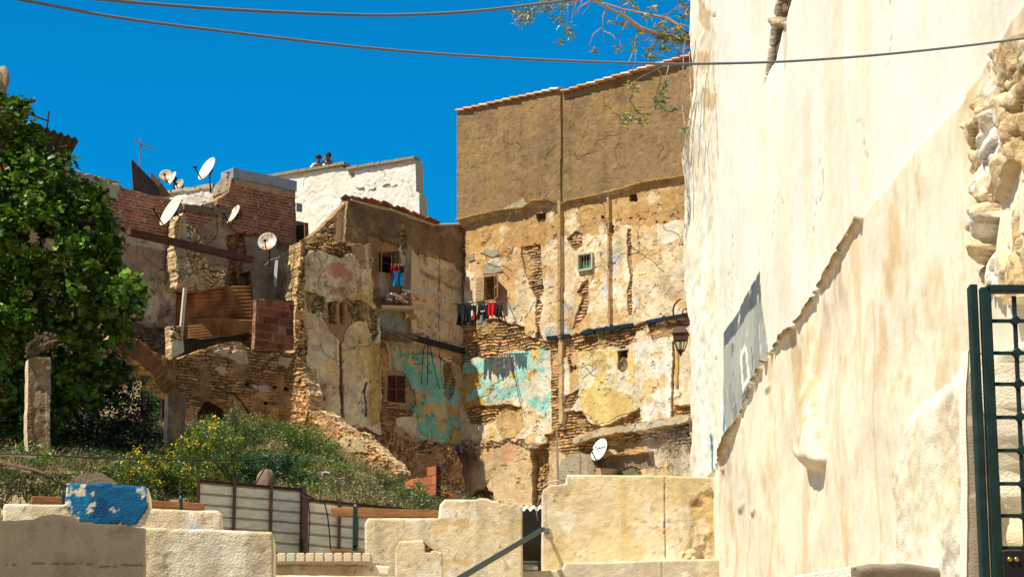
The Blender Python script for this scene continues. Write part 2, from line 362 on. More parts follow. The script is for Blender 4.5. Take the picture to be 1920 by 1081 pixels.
# ------------------------------------------------------------------ tall house
tall = thing('tall_house', 'tall brown topped house with peeling cream lower walls and tile edged roof', 'house', PR.hit(1050, 640)*[1, 1, 0]+[0, 0, 8])
BT = [(840, 424), (865, 415), (905, 404), (945, 396), (985, 392), (1003, 380), (1030, 376), (1050, 384), (1080, 376), (1130, 365), (1180, 352), (1230, 341), (1283, 332), (1420, 303)]
def paint_tall(P):
    P.col[:] = TAN
    up = P.m([(840, 190), (1056, 160), (1440, 60), (1420, 303)]+BT[::-1], .25)
    m = P.m([(850, 410), (1440, 250), (1440, 700), (850, 700)], 0)
    P.blot(m, CREAM, 1.1, -.15, 4); P.blot(m, PALE, 2.6, .25, 8, .8); P.blot(m, BLUE, 2.2, .5, 12, .6); P.blot(m, (.60, .36, .14), 1.3, .35, 17, .8)
    # mid brown stain zone under the ledge
    P.blot(P.m([(860, 415), (1290, 330), (1290, 410), (1180, 430), (1060, 440), (990, 460), (930, 480), (870, 500)], 1.5), (.50, .29, .10), 1.8, -.6, 23, .9, .5)
    P.poly([(1230, 415), (1290, 408), (1290, 455), (1232, 458)], PALE); P.poly([(1204, 440), (1222, 440), (1220, 465), (1205, 463)], CREAM)
    # brick exposures in the middle storey
    for q in ([(974, 462), (1012, 455), (1014, 500), (1017, 545), (1012, 560), (1018, 575), (1012, 615), (1020, 640), (1005, 640), (1006, 560), (985, 520), (977, 485)],
              [(1176, 432), (1182, 432), (1183, 500), (1187, 560), (1186, 588), (1180, 588), (1176, 545), (1180, 525), (1175, 480)],
              [(1066, 445), (1080, 432), (1092, 436), (1092, 458), (1082, 470), (1072, 462)],
              [(1137, 425), (1150, 422), (1150, 440), (1139, 440)], [(1078, 600), (1092, 560), (1080, 548), (1090, 532), (1101, 524), (1104, 560), (1100, 590), (1085, 612), (1072, 618)]):
        m = P.m(q, .5); P.put(m, (.56, .35, .17), -.05, 1)
    for q in ([(872, 430), (866, 700), (862, 700), (862, 425)],): P.poly(q, (.34, .22, .1), -.02, 1, .5)
    for q in ([(907, 500), (912, 492), (925, 488), (938, 500), (944, 512), (905, 516)], [(903, 475), (913, 466), (935, 464), (938, 474), (925, 480)], [(878, 478), (890, 474), (893, 486), (882, 490)], [(950, 466), (961, 463), (958, 476)]):
        P.poly(q, GREY, .03, 0, .5)
    for x, y, r in ((1012, 408, 9), (1184, 372, 8), (1140, 424, 6), (947, 241, 4), (921, 276, 4), (1015, 200, 3), (1114, 270, 3), (1233, 250, 3), (1276, 262, 4), (1090, 299, 3), (1030, 262, 4), (1128, 405, 3), (1180, 412, 2), (1200, 412, 2), (1230, 415, 2), (1245, 412, 2)):
        P.poly([(x-r, y-r*.8), (x+r, y-r*1.1), (x+r, y+r*.7), (x-r*.7, y+r)], (.09, .045, .025), -.1, 0, .6)
    for x, y, r in ((1007, 268, 9), (1078, 213, 7), (1000, 210, 5), (1095, 208, 3), (870, 250, 3), (975, 215, 4), (1010, 315, 4), (995, 372, 7), (1120, 172, 4), (1250, 340, 4), (1270, 170, 9), (1105, 300, 3)):
        P.poly([(x-r, y-r*.3), (x+r*.8, y-r*.9), (x+r, y+r*.6), (x-r*.6, y+r*.5)], (.52, .20, .09), -.04, 2, .4)
    # upper brown render
    P.worn = np.where(up, .22, .62); P.put(up, BROWN, .14, 0); P.blot(up, (.30, .185, .07), .7, .1, 33, .8, .4); P.blot(up, (.18, .115, .055), 1.6, .3, 35, .5, .3)
    stv = sstep(.05, .5, fbm(P.u*2.6, P.v*.25, 1.3, 5, 36, .6))*sstep(16, 20.5, P.v)*up; P.col *= (1-.16*stv)[:, None]; P.blot(up, (.32, .21, .10), 3.4, .38, 37, .6)
    s = P.m([(900, 412), (960, 385), (985, 372), (992, 388), (955, 398), (866, 420), (860, 412)], .6); P.put(s & up, (.42, .36, .22))
    P.put(P.m([(1057, 60), (1440, 60), (1440, 305), (1057, 385)], 0) & up, add=-.07)
    lip = P.line(BT, .04, .25); P.put(lip & (P.dep > .0), (.48, .33, .15), add=.06)
    # narrow piers and the broken band of blue tiles under them
    P.put(P.line([(1053, 380), (1053, 636)], .055, .05), (.46, .29, .12), .13); P.put(P.line([(1143, 372), (1144, 440), (1145, 608)], .04, .1), (.42, .27, .12), .10)
    # rubble strip below the band
    P.poly([(862, 590), (930, 598), (985, 606), (985, 622), (1030, 640), (1110, 622), (1290, 592), (1290, 612), (1225, 640), (1215, 612), (1180, 640), (1130, 655), (1060, 668), (1030, 655), (950, 660), (905, 672), (880, 676), (862, 690)], (.54, .34, .15), -.06, 1, 1.2)
    P.poly([(985, 590), (1000, 585), (1010, 610), (1000, 630), (985, 620)], TAN, .0, 0)
    P.poly([(1190, 625), (1212, 620), (1207, 640), (1190, 650)], CREAM, .0, 0)
    # lower storeys
    lo = P.m([(850, 668), (1035, 652), (1440, 600), (1440, 1000), (850, 1000)], 0) & (P.brk == 0)
    P.put(lo, (.72, .57, .36)); P.blot(lo, PALE, 1.5, .0, 44, .9); P.blot(lo, OCHRE, 2.0, .42, 47, .6)
    t = P.m([(900, 672), (1033, 652), (1033, 795), (1010, 770), (960, 745), (905, 755), (868, 760), (868, 672)], .8)
    P.put(t, (.66, .58, .44)); P.blot(t, (.32, .64, .56), 1.5, -.3, 50, 1); P.blot(t, (.68, .66, .52), 3.2, .1, 51, .9); P.blot(t, (.68, .42, .10), 3.3, .42, 52, .95)
    P.blot(P.m([(865, 700), (905, 700), (905, 770), (865, 770)], 1), (.6, .36, .09), 2, -.2, 53)
    b = P.m([(870, 765), (945, 756), (978, 762), (980, 790), (960, 800), (935, 770), (925, 792), (905, 800), (880, 796)], .6); P.put(b, RUB, -.08, 1)
    P.poly([(932, 775), (980, 765), (982, 800), (965, 822), (940, 820), (930, 800)], (.58, .39, .17), .01, 0, .5)
    P.poly([(1088, 660), (1190, 655), (1190, 770), (1160, 775), (1125, 797), (1092, 770)], (.74, .56, .22), .015, 0, .8)
    y = P.m([(1088, 655), (1190, 640), (1190, 740), (1120, 730), (1088, 730)], 1); P.blot(y, PALE, 1.6, .02, 60, 1)
    P.blot(P.m([(1188, 640), (1262, 630), (1262, 790), (1190, 790)], 0), (.80, .76, .66), 1.2, -.1, 61, .9); P.blot(P.m([(1188, 640), (1262, 630), (1262, 790), (1190, 790)], 0), (.70, .48, .2), 2.2, .4, 65, .8)
    P.put(P.line([(1042, 640), (1043, 800)], .17, .3), (.50, .31, .14), -.03, 1); P.put(P.line([(1053, 640), (1053, 790)], .07, .15), (.56, .38, .19), .06, 0)
    P.poly([(1058, 800), (1058, 770), (1090, 768), (1105, 790), (1130, 800), (1160, 782), (1200, 765), (1204, 795), (1262, 785), (1262, 760), (1295, 752), (1295, 790), (1090, 830), (1030, 840), (1020, 815)], RUB, -.09, 1, .8)
    P.poly([(1066, 670), (1085, 655), (1084, 720), (1068, 735)], (.62, .42, .2), 0, 0, .5); P.poly([(1058, 740), (1084, 728), (1084, 745), (1070, 765), (1058, 765)], RUB, -.06, 1, .5)
    P.put(P.line([(1262, 640), (1263, 770)], .035, .4), (.40, .22, .09), -.07, 1); P.put(P.line([(1270, 655), (1270, 720)], .05, .2), (.64, .42, .12), .05, 0)
    P.put(P.line([(1070, 640), (1072, 700), (1078, 690)], .04, 1), (.3, .18, .09), -.05, 1)
    P.poly([(1158, 690), (1160, 662), (1176, 662), (1176, 690), (1166, 698)], (.34, .25, .14), -.05, 4, .3)
    # rounded ledge and the ground storey
    P.poly([(868, 820), (905, 838), (980, 828), (1005, 835), (1050, 826), (1300, 782), (1300, 900), (860, 990)], (.60, .44, .25), 0, 0, .5)
    P.poly([(1000, 840), (1060, 822), (1090, 830), (1295, 795), (1295, 830), (1190, 850), (1130, 845), (1062, 862), (1052, 850)], (.52, .33, .14), -.08, 1, 1)
    P.poly([(1052, 862), (1075, 850), (1118, 850), (1118, 900), (1045, 900)], (.36, .32, .22), .02, 0, .8)
    P.poly([(1112, 862), (1140, 852), (1228, 846), (1229, 876), (1190, 878), (1120, 876)], (.26, .19, .13), -.22, 0, .3)  # recessed shadow band, its shade painted as a darker tone
    P.poly([(1145, 900), (1150, 880), (1175, 869), (1200, 880), (1206, 900)], (.16, .15, .08), -.25, 0, .2)
    P.put(P.line([(1085, 828), (1130, 812), (1200, 803), (1292, 786)], .11, .4), (.56, .45, .29), .17, 0)
    P.blot(P.m([(1195, 805), (1300, 790), (1300, 900), (1235, 900)], 1), (.58, .53, .42), 2.0, -.3, 70, .8); P.blot(P.m([(1195, 800), (1300, 785), (1300, 850), (1200, 850)], 1), (.2, .13, .08), 3.0, .3, 71, .8)
    P.poly([(996, 838), (1012, 838), (1030, 845), (1025, 900), (1020, 1000), (998, 1000), (998, 880)], (.36, .22, .1), -.22, 4, .5)
    P.blot(P.m([(868, 825), (1000, 830), (1000, 870), (868, 860)], 1), (.55, .25, .12), 3, .15, 73, .6); P.poly([(870, 935), (910, 910), (925, 925), (915, 960), (870, 960)], DIRT, -.15, 4, .8)
    P.put(P.line([(868, 830), (905, 835), (950, 828), (985, 830), (1010, 838)], .07, 1), (.45, .32, .2), .03, 4)
    cracks(P, 13, 5, (870, 400, 1290, 840)); cracks(P, 8, 6, (870, 200, 1290, 380), length=.9, w=.006)
wall('wall', PR, [(862, 214), (1055, 172), (1060, 178), (1300, 110), (1420, 78), (1420, 1010), (862, 1010)], paint_tall, M_far, tall, res=.019, rag=.006, thick=.5,
     holes=[([(908, 520), (930, 516), (930, 562), (908, 563)], 0), ([(1087, 478), (1111, 474), (1111, 503), (1087, 507)], 0), ([(1159, 658), (1163, 649), (1172, 648), (1176, 657), (1176, 668), (1159, 670)], .01)], seed=2)
def prism_uv(mb, plane, px, w0, w1):                        # px outline on a plane, from depth w0 to w1 (towards camera)
    p = plane.uv([q[0] for q in px], [q[1] for q in px]); a = plane.xyz(p[:, 0], p[:, 1], w0); return mb.prism(list(a), plane.N*(w1-w0))
mb = MB()                                                   # body behind the face
e0 = PR.uv([862], [214])[0]; e1 = PR.uv([1420], [78])[0]
u0, u1 = e0[0]+.02, e1[0]
for q in ([(u0, 4), (u1, 4), (u1, e0[1]-.35), (u0, e0[1]-.35)],):
    mb.col = (.35, .22, .1); pts = PR.xyz([q[0][0], q[1][0], q[2][0], q[3][0]], [4, 4, e1[1]-.4, e0[1]-.1], -2.6); mb.prism(list(pts), -PR.N*4)
mb.build('rear_wing', M_far, tall)
# roof edge tiles
mb = MB(); rs = np.random.RandomState(4)
def eave(x0, y0, x1, y1, n, w0, w1):
    for i in range(n):
        t0 = i/n; t1 = (i+1.12)/n; a = PR.uv([x0+(x1-x0)*t0], [y0+(y1-y0)*t0])[0]; b = PR.uv([x0+(x1-x0)*t1], [y0+(y1-y0)*t1])[0]
        c = np.array([(.62, .30, .16), (.66, .42, .25), (.60, .26, .15), (.7, .5, .33)][rs.randint(4)]); mb.col = tuple(c*rs.uniform(.85, 1.1))
        up = .03+.035*0; pts = []
        j = rs.uniform(-.02, .02)
        A = PR.xyz(a[0], a[1]+up+.03, w0+j); B = PR.xyz(b[0], b[1]+up-.015, w0+j); d = B-A; z = np.array([0, 0, 1.]); N = PR.N
        arc = [(-.5, 0), (-.42, .05), (-.2, .085), (0, .095), (.2, .085), (.42, .05), (.5, 0), (.42, -.02), (0, -.025), (-.42, -.02)]
        wid = (w1-w0); pr = [A+N*(wid*(k[0]+.5))+z*k[1] for k in arc]; mb.prism(pr, d)
eave(862, 214, 1053, 172, 13, -.25, .24); eave(1059, 178, 1300, 110, 15, -.25, .24); eave(1300, 110, 1420, 78, 7, -.25, .24)
mb.build('roof_edge_tiles', M_attr, tall)
mb = MB(); mb.col = (.012, .025, .05)
for a, b in (((1027, 631), (1070, 626)), ((1091, 623), (1116, 618)), ((1118, 616), (1188, 606)), ((1214, 601), (1300, 585))):
    prism_uv(mb, PR, [a, b, (b[0], b[1]+6.5), (a[0], a[1]+6.5)], -.02, .075)
mb.build('tile_band', nmat('blue_glazed_tile', attr=True, rough_=.35, var=.5, scale=5, bump=.3, bscale=12), tall)
for q in ([(885, 495), (955, 485), (955, 600), (885, 600)], [(1075, 465), (1122, 460), (1122, 520), (1075, 520)], [(1150, 640), (1185, 638), (1185, 680), (1150, 680)]): mb = MB(); prism_uv(mb, PR, q, -.62, -.56); mb.build('dark_room_panel', M_dark, tall)  # near-black panels stand in for the unlit rooms behind the windows
def shutter(plane, x0, y0, x1, y1, x1b, y1b, x0b, y0b, w0, w1, mat, name, parent, n=14):   # louvred leaf: quad of 4 3D corners
    A, B, C_, D = [np.array(p, float) for p in (x0, y0, x1, y1)]
def leaf_shutter(name, A, B, Cc, D, N, cf, cs, parent, n=16):       # A,B bottom; Cc,D top (D above A)
    mb = MB(); A, B, Cc, D = [np.array(q, float) for q in (A, B, Cc, D)]; mb.col = cf; N = np.array(N)
    for p, q in ((A, D), (B, Cc), (A, B), (D, Cc), ((A+D)/2, (B+Cc)/2)): mb.bar(p, q, .035, .03, N)
    fr = mb.build(name, M_attr, parent); m2 = MB(); m2.col = cs
    for k in range(n):
        t = (k+.5)/n; p = A+(D-A)*t; q = B+(Cc-B)*t; m2.add([p-N*.02+[0, 0, .018], q-N*.02+[0, 0, .018], q+N*.01-[0, 0, .018], p+N*.01-[0, 0, .018], p-N*.016+[0, 0, .024], q-N*.016+[0, 0, .024], q+N*.014-[0, 0, .012], p+N*.014-[0, 0, .012]],
                         [(0, 1, 2, 3), (4, 5, 6, 7), (0, 1, 5, 4), (2, 3, 7, 6), (1, 2, 6, 5), (0, 3, 7, 4)])
    m2.build('slats', M_attr, fr)
h = PR.hit
leaf_shutter('shutter', h(895, 566)+PR.N*.05, h(908, 563)+PR.N*.05, h(909, 519)+PR.N*.05, h(896, 523)+PR.N*.05, PR.N, (.5, .33, .2), (.62, .45, .24), tall)
rh = PR.xyz(*PR.uv([930], [562])[0], .05); dirR = (PR.U*.75+PR.N*.66)*.36
leaf_shutter('shutter', rh, rh+dirR, rh+dirR+[0, 0, .66], rh+[0, 0, .66], np.cross(dirR/np.linalg.norm(dirR), (0, 0, 1)), (.42, .22, .11), (.30, .19, .1), tall)
mb = MB(); mb.col = (.5, .3, .17)
for a, b in (((908, 564), (908, 518)), ((930, 562), (930, 515)), ((907, 518), (931, 515)), ((905, 565), (932, 562))): mb.bar(PR.hit(*a)-PR.N*.03, PR.hit(*b)-PR.N*.03, .03, .1, PR.N)
mb.build('window_frame', M_attr, tall)
mb = MB(); mb.col = (.5, .47, .38)
F4 = [(1086, 508), (1112, 504), (1112, 474), (1086, 478)]
for i in range(4): mb.bar(PR.hit(*F4[i])+PR.N*.02, PR.hit(*F4[(i+1) % 4])+PR.N*.02, .05, .12, PR.N)
fr = mb.build('window_frame', M_attr, tall)
mb = MB()
for k in range(5):
    x = 1089+k*5; mb.tube([PR.hit(x, 508-(x-1086)*.15)-PR.N*.02, PR.hit(x, 477-(x-1086)*.15)-PR.N*.02], .011, 6)
mb.build('window_bars', nmat('pale_bar_paint', (.4, .42, .34), .5, var=.3, bump=0), fr)
mb = MB(); mb.col = (.02, .42, .08)
for k in range(12):
    x = 1087+k*2; y = 491+1.2*math.sin(k*1.7)-(x-1086)*.1; w = -.09+.025*math.sin(k*2.4)
    a = PR.xyz(*PR.uv([x], [y])[0], w); b = PR.xyz(*PR.uv([x+2.1], [y-.2])[0], -.09+.025*math.sin((k+1)*2.4))
    mb.prism([a, b, b-[0, 0, .3], a-[0, 0, .3]], -PR.N*.01)
mb.build('green_curtain', nmat('green_cloth', (.02, .40, .07), .8, var=.2, bump=0), fr)
mb = MB(); mb.bar(PR.hit(1157, 657)+PR.N*.03, PR.hit(1178, 654)+PR.N*.03, .04, .08, PR.N); mb.build('window_lintel', nmat('pale_stone', (.5, .46, .38)), tall)
# ------------------------------------------------------------------ ruined house: upper shaded face, gable, recess, turquoise room
ruin = thing('ruined_house', 'half collapsed house with torn gable, turquoise room wall and yellow plaster front', 'house', PL.hit(780, 640)*[1, 1, 0]+[0, 0, 8])
def paint_ruin(P):
    P.col[:] = (.66, .49, .28)
    P.blot(P.u > -99, (.74, .60, .38), 1.2, -.1, 5, .9); P.blot(P.u > -99, BLUE, 3.0, .5, 12, .6)
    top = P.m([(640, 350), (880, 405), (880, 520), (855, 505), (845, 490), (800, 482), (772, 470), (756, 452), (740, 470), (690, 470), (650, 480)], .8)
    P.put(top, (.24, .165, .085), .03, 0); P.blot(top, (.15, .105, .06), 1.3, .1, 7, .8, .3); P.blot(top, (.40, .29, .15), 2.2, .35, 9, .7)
    P.put(P.line([(770, 500), (800, 520), (845, 540), (868, 545)], .05, .8), (.38, .30, .22), .02)
    P.put(P.line([(755, 440), (757, 460), (772, 480)], .09, 1), (.40, .27, .14), -.03, 4)
    P.poly([(690, 440), (750, 460), (756, 560), (772, 600), (775, 650), (690, 640)], (.36, .23, .11), -.10, 0, .6)
    P.poly([(712, 500), (725, 505), (740, 560), (712, 560)], (.44, .42, .36), -.08, 0, .7)
    m = P.m([(690, 440), (712, 445), (714, 560), (690, 560)], .3); P.put(m, (.34, .21, .1), -.05, 0)
    P.blot(P.m([(700, 575), (765, 575), (768, 620), (705, 615)], .6), (.26, .31, .30), 1.0, -.7, 15, 1, .2); P.blot(P.m([(695, 565), (770, 565), (770, 600), (700, 590)], 1), (.44, .27, .05), 1.8, -.1, 16, .8)
    P.poly([(757, 520), (775, 515), (776, 590), (760, 600)], (.66, .54, .36), .03, 0, .5)
    # under the beam: turquoise plaster
    P.poly([(690, 632), (865, 655), (890, 900), (690, 880)], (.50, .34, .17), 0, 0, 0)
    t = P.m([(731, 645), (770, 655), (815, 664), (834, 675), (836, 705), (830, 735), (838, 760), (860, 770), (864, 832), (820, 828), (780, 812), (745, 800), (735, 780), (760, 770), (772, 745), (765, 705), (735, 690)], .6)
    P.put(t, (.18, .40, .31), .02, 0); P.blot(P.m([(775, 650), (840, 670), (862, 830), (775, 830)], 1), (.22, .50, .40), .9, -.5, 25, 1, .3)
    P.blot(t, (.62, .40, .16), 2.6, .42, 27, .95); P.blot(t & P.m([(770, 730), (870, 730), (870, 840), (770, 840)], 1), (.62, .40, .16), 3.0, .12, 28, .8)
    P.poly([(738, 778), (775, 772), (782, 810), (800, 826), (770, 818), (742, 800)], (.66, .58, .40), .02, 0, .6)
    P.poly([(832, 690), (836, 672), (848, 674), (850, 700), (855, 715), (845, 750), (832, 735)], (.42, .25, .11), -.06, 1, .5)
    P.poly([(840, 760), (866, 760), (868, 840), (845, 835)], (.56, .34, .10), 0, 0, 1); P.blot(P.m([(838, 700), (868, 700), (868, 850), (838, 850)], 1), (.20, .42, .38), 3, .2, 29, .8)
    P.poly([(700, 632), (722, 640), (728, 690), (724, 770), (700, 780)], (.44, .27, .12), -.03, 1, .6); P.poly([(712, 755), (770, 768), (770, 780), (740, 785), (740, 812), (755, 822), (712, 800)], (.38, .24, .12), -.04, 1, .7)
    P.poly([(735, 690), (760, 700), (778, 735), (778, 755), (765, 770), (722, 750), (724, 695)], (.33, .24, .13), -.03, 0, .5)
    P.put(P.line([(770, 655), (862, 680)], .07, 1.2), (.55, .42, .25), .0, 4)
    P.poly([(700, 800), (760, 825), (870, 836), (900, 960), (690, 960)], (.30, .20, .11), .05, 4, 1)
    P.poly([(838, 860), (885, 850), (885, 1000), (830, 1000)], (.50, .38, .22), .06, 0, .6); P.blot(P.m([(830, 830), (890, 830), (890, 900), (830, 890)], 1), (.2, .11, .06), 3, -.1, 31, .8)
    cracks(P, 10, 9, (690, 470, 865, 840)); P.put(P.line([(822, 480), (823, 560), (825, 640), (828, 720)], .009, .4), (.05, .04, .03), .01)
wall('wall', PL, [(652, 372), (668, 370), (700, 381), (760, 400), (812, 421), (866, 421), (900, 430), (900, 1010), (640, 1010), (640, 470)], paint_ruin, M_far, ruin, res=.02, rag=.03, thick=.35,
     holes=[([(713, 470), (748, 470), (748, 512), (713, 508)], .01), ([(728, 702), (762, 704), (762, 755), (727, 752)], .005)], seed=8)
def paint_front(P):
    P.col[:] = (.70, .54, .31); a = P.u > -99
    P.blot(a, (.78, .66, .43), 1.4, -.15, 5, 1); P.blot(a, (.48, .43, .33), 2.8, .35, 12, .7); P.blot(a, (.70, .50, .18), 1.6, .3, 18, .7)
    P.poly([(540, 440), (700, 450), (700, 492), (680, 478), (655, 470), (640, 482), (615, 470), (590, 470), (570, 480), (545, 480)], (.38, .25, .12), -.04, 4, .8)
    P.blot(P.m([(610, 490), (680, 490), (680, 545), (610, 550)], 1.5), (.62, .26, .16), 1.9, -.05, 20, .8); P.blot(P.m([(655, 480), (700, 480), (700, 600), (655, 600)], 1), (.66, .44, .12), 1.5, -.1, 22, .9)
    P.poly([(660, 462), (700, 455), (700, 500), (684, 505), (672, 485)], (.40, .28, .15), -.03, 0, 1)
    P.poly([(615, 566), (655, 562), (662, 600), (650, 620), (645, 645), (640, 780), (645, 800), (638, 812), (640, 640), (620, 622), (610, 600)], (.44, .26, .12), -.04, 0, .6)
    P.poly([(575, 545), (612, 560), (612, 590), (598, 582), (590, 590), (578, 580)], (.40, .27, .13), -.05, 4, .8); P.poly([(652, 560), (680, 560), (710, 580), (712, 620), (698, 640), (690, 600), (665, 598)], (.36, .25, .12), -.05, 4, .8)
    P.put(P.line([(641, 640), (642, 810)], .05, .6), (.24, .14, .07), -.07, 4); P.put(P.line([(688, 715), (684, 780)], .03, .8), (.12, .07, .04), -.08)
    P.poly([(555, 780), (600, 765), (645, 795), (690, 805), (720, 815), (720, 880), (550, 880)], (.36, .22, .11), -.02, 4, .8)
    P.poly([(604, 740), (611, 740), (611, 748), (604, 748)], (.05, .03, .02), -.12, 0, .3)
    P.put(P.m([(540, 440), (572, 440), (574, 720), (576, 830), (540, 830)], .7), (.56, .37, .17), .0, 4); P.blot(P.m([(690, 440), (700, 640), (696, 640), (684, 440)], .5), (.7, .56, .34), 1, -1, 3, .8)
    P.poly([(690, 640), (715, 645), (713, 790), (695, 800)], (.56, .40, .14), -.03, 0, .5)
    cracks(P, 9, 12, (575, 470, 700, 800))
wall('front_wall', PF, [(566, 452), (600, 455), (640, 450), (668, 455), (697, 458), (699, 560), (712, 600), (712, 640), (716, 700), (713, 820), (690, 850), (640, 830), (600, 805), (556, 860), (552, 860), (553, 640), (557, 560), (560, 500)], paint_front, M_far, ruin, res=.02, rag=.045, thick=.55,
     holes=[([(616, 566), (632, 564), (636, 608), (618, 606)], .015), ([(638, 568), (648, 566), (649, 606), (640, 608)], .015)], seed=14, rim=(.62, .42, .2))
# left-facing gable end that climbs back to the ridge
PG0 = PF.xyz(PF.uv([568], [455])[0][0], 0, -.5); PGe = PL.xyz(PL.uv([655], [372])[0][0], 0, -.05)
PGP = Plane(PG0[:2], PGe[:2])
def paint_gable(P):
    P.col[:] = (.52, .37, .19); P.brk[:] = 4; P.put(P.m([(640, 385), (690, 430), (690, 470), (620, 470)], 1), (.60, .45, .25), 0, 0); cracks(P, 8, 3, (580, 390, 680, 450))
wall('gable_wall', PGP, [(572, 450), (592, 438), (612, 418), (632, 398), (648, 380), (656, 372), (664, 376), (664, 520), (572, 520)], paint_gable, M_far, ruin, res=.025, rag=.06, thick=.3, seed=20)
# gable roof tiles lying down the slope
mb = MB(); rs = np.random.RandomState(9)
pts = [(655, 372), (700, 384), (735, 392), (770, 405), (812, 419)]
for i in range(26):
    t = i/25*4; k = min(int(t), 3); f = t-k; x = pts[k][0]+(pts[k+1][0]-pts[k][0])*f; y = pts[k][1]+(pts[k+1][1]-pts[k][1])*f
    if 9 < i < 14 and rs.rand() < .5: continue
    c = PL.xyz(*PL.uv([x], [y-1])[0], rs.uniform(-.15, .12))+[0, 0, rs.uniform(0, .03)]; mb.col = [(.34, .10, .06), (.42, .17, .09), (.28, .09, .06), (.2, .1, .07)][rs.randint(4)]
    sl = PL.U*.93+np.array([0, 0, -.32]); mb.box(c, .13, .2, .018, sl, PL.N+PL.U*rs.uniform(-.3, .3), np.cross(sl, PL.N))
mb.build('broken_roof_tiles', M_attr, ruin)
mb = MB(); mb.col = (.46, .40, .30)                       # whitish mortar strip under the tiles
q = [PL.xyz(*PL.uv([x], [y+3])[0], .06) for x, y in pts]+[PL.xyz(*PL.uv([866], [421])[0], .06)]
mb.tube(q, [.03, .055, .035, .06, .03, .045], 7); mb.build('roof_mortar', M_far, ruin)
# inside: floors, back wall and roof slab keep the rooms dark
mb = MB(); mb.col = (.2, .14, .08)
def slab_uv(mb, plane, u0, u1, v0, v1, w0, w1): mb.prism(list(plane.xyz([u0, u1, u1, u0], [v0, v0, v1, v1], w0)), plane.N*(w1-w0))
ua, ub_ = PL.uv([640], [560])[0][0], PL.uv([862], [560])[0][0]
zt = PL.uv([700], [400])[0][1]-.3; zb = PL.uv([800], [900])[0][1]
slab_uv(mb, PL, ua, ub_, zb, zt-.6, -2.6, -2.4); slab_uv(mb, PL, ua, ub_, zt-.7, zt-.6, -2.4, -.36); slab_uv(mb, PL, ua-.0, ua+.2, zb, zt-.6, -2.4, -.36)
zf = PL.uv([730], [610])[0][1]; slab_uv(mb, PL, ua+.2, ub_, zf-.1, zf, -2.4, -.36)
mb.build('inner_walls', M_far, ruin)
mb = MB()                                                  # beam along the floor line, charred
mb.bar(PL.hit(770, 634)+PL.N*.12, PL.hit(864, 659)+PL.N*.12, .14, .12, PL.N); mb.build('floor_beam', M_char, ruin)
mb = MB()
for a, b in (((700, 612), (752, 646)), ((704, 622), (750, 650)), ((708, 617), (762, 640)), ((730, 632), (775, 631))): mb.bar(PL.hit(*a)+PL.N*.1, PL.hit(*b)+PL.N*.5, .07, .05, PL.N)
mb.build('broken_joists', M_oldwood, ruin)
mb = MB(); mb.col = (.52, .40, .24)                         # remains of the balcony floor with bricks and slats
uvb = PL.uv([700, 778], [575, 578]); cb = [PL.xyz(uvb[0][0], uvb[0][1]-.02, -.02), PL.xyz(uvb[1][0], uvb[1][1], -.02)]
mb.prism([cb[0], cb[1], cb[1]+PL.N*.42, cb[0]+PL.N*.42], (0, 0, -.09))
rs = np.random.RandomState(12)
for i in range(46):
    x = rs.uniform(714, 768); c = PL.xyz(*PL.uv([x], [566+rs.uniform(-12, 4)])[0], rs.uniform(.08, .36)); mb.col = [(.42, .17, .09), (.48, .33, .2), (.6, .52, .4), (.3, .2, .13)][rs.randint(4)]
    a = rs.uniform(0, 3); mb.box(c, .07, .035, .03, (math.cos(a), math.sin(a), rs.uniform(-.2, .2)), (-math.sin(a), math.cos(a), 0))
mb.build('balcony_rubble', M_attr, ruin)
for a, b in (((738, 548), (776, 552)), ((745, 552), (782, 555))): mb = MB(); mb.col = (.56, .50, .40); mb.bar(PL.hit(*a)+PL.N*.4, PL.hit(*b)+PL.N*.42, .04, .02, PL.N); mb.build('balcony_slat', M_attr, ruin)
mb = MB(); prism = prism_uv(mb, PL, [(760, 470), (774, 490), (776, 590), (772, 600), (764, 590), (758, 560)], .0, .0+.3); mb.C = [(.66, .50, .30)]*len(mb.V); mb.build('balcony_cheek', M_far, ruin)
mb = MB(); prism_uv(mb, PF, [(600, 545), (664, 540), (664, 625), (600, 625)], -1.6, -1.55); mb.C = [(.56, .4, .22)]*len(mb.V); mb.build('chamber_wall', M_far, ruin)
sh = MB(); sh.col = (.16, .055, .035)
for i in range(2):
    x0 = 729+i*16.5; A = PL.hit(x0, 752)-PL.N*.06; B = PL.hit(x0+15.5, 754)-PL.N*.06; Cc = PL.hit(x0+15.5, 704)-PL.N*.06; D = PL.hit(x0, 702)-PL.N*.06
    leaf_shutter('window_shutter', A, B, Cc, D, PL.N, (.13, .05, .035), (.10, .04, .03), ruin, 14)
for q, w in (([(705, 460), (756, 460), (756, 520), (705, 520)], -.6), ([(722, 695), (768, 697), (768, 762), (722, 758)], -.4)): mb = MB(); prism_uv(mb, PL, q, w, w+.03); mb.build('dark_room_panel', M_dark, ruin)  # near-black panels paint the darkness behind these openings
for a, b in (((714, 510), (714, 472)), ((747, 512), (747, 470))): mb = MB(); mb.bar(PL.hit(*a)+PL.N*.01, PL.hit(*b)+PL.N*.01, .03, .06, PL.N); mb.build('window_jamb', nmat('brown_frame', (.3, .17, .09)), ruin)
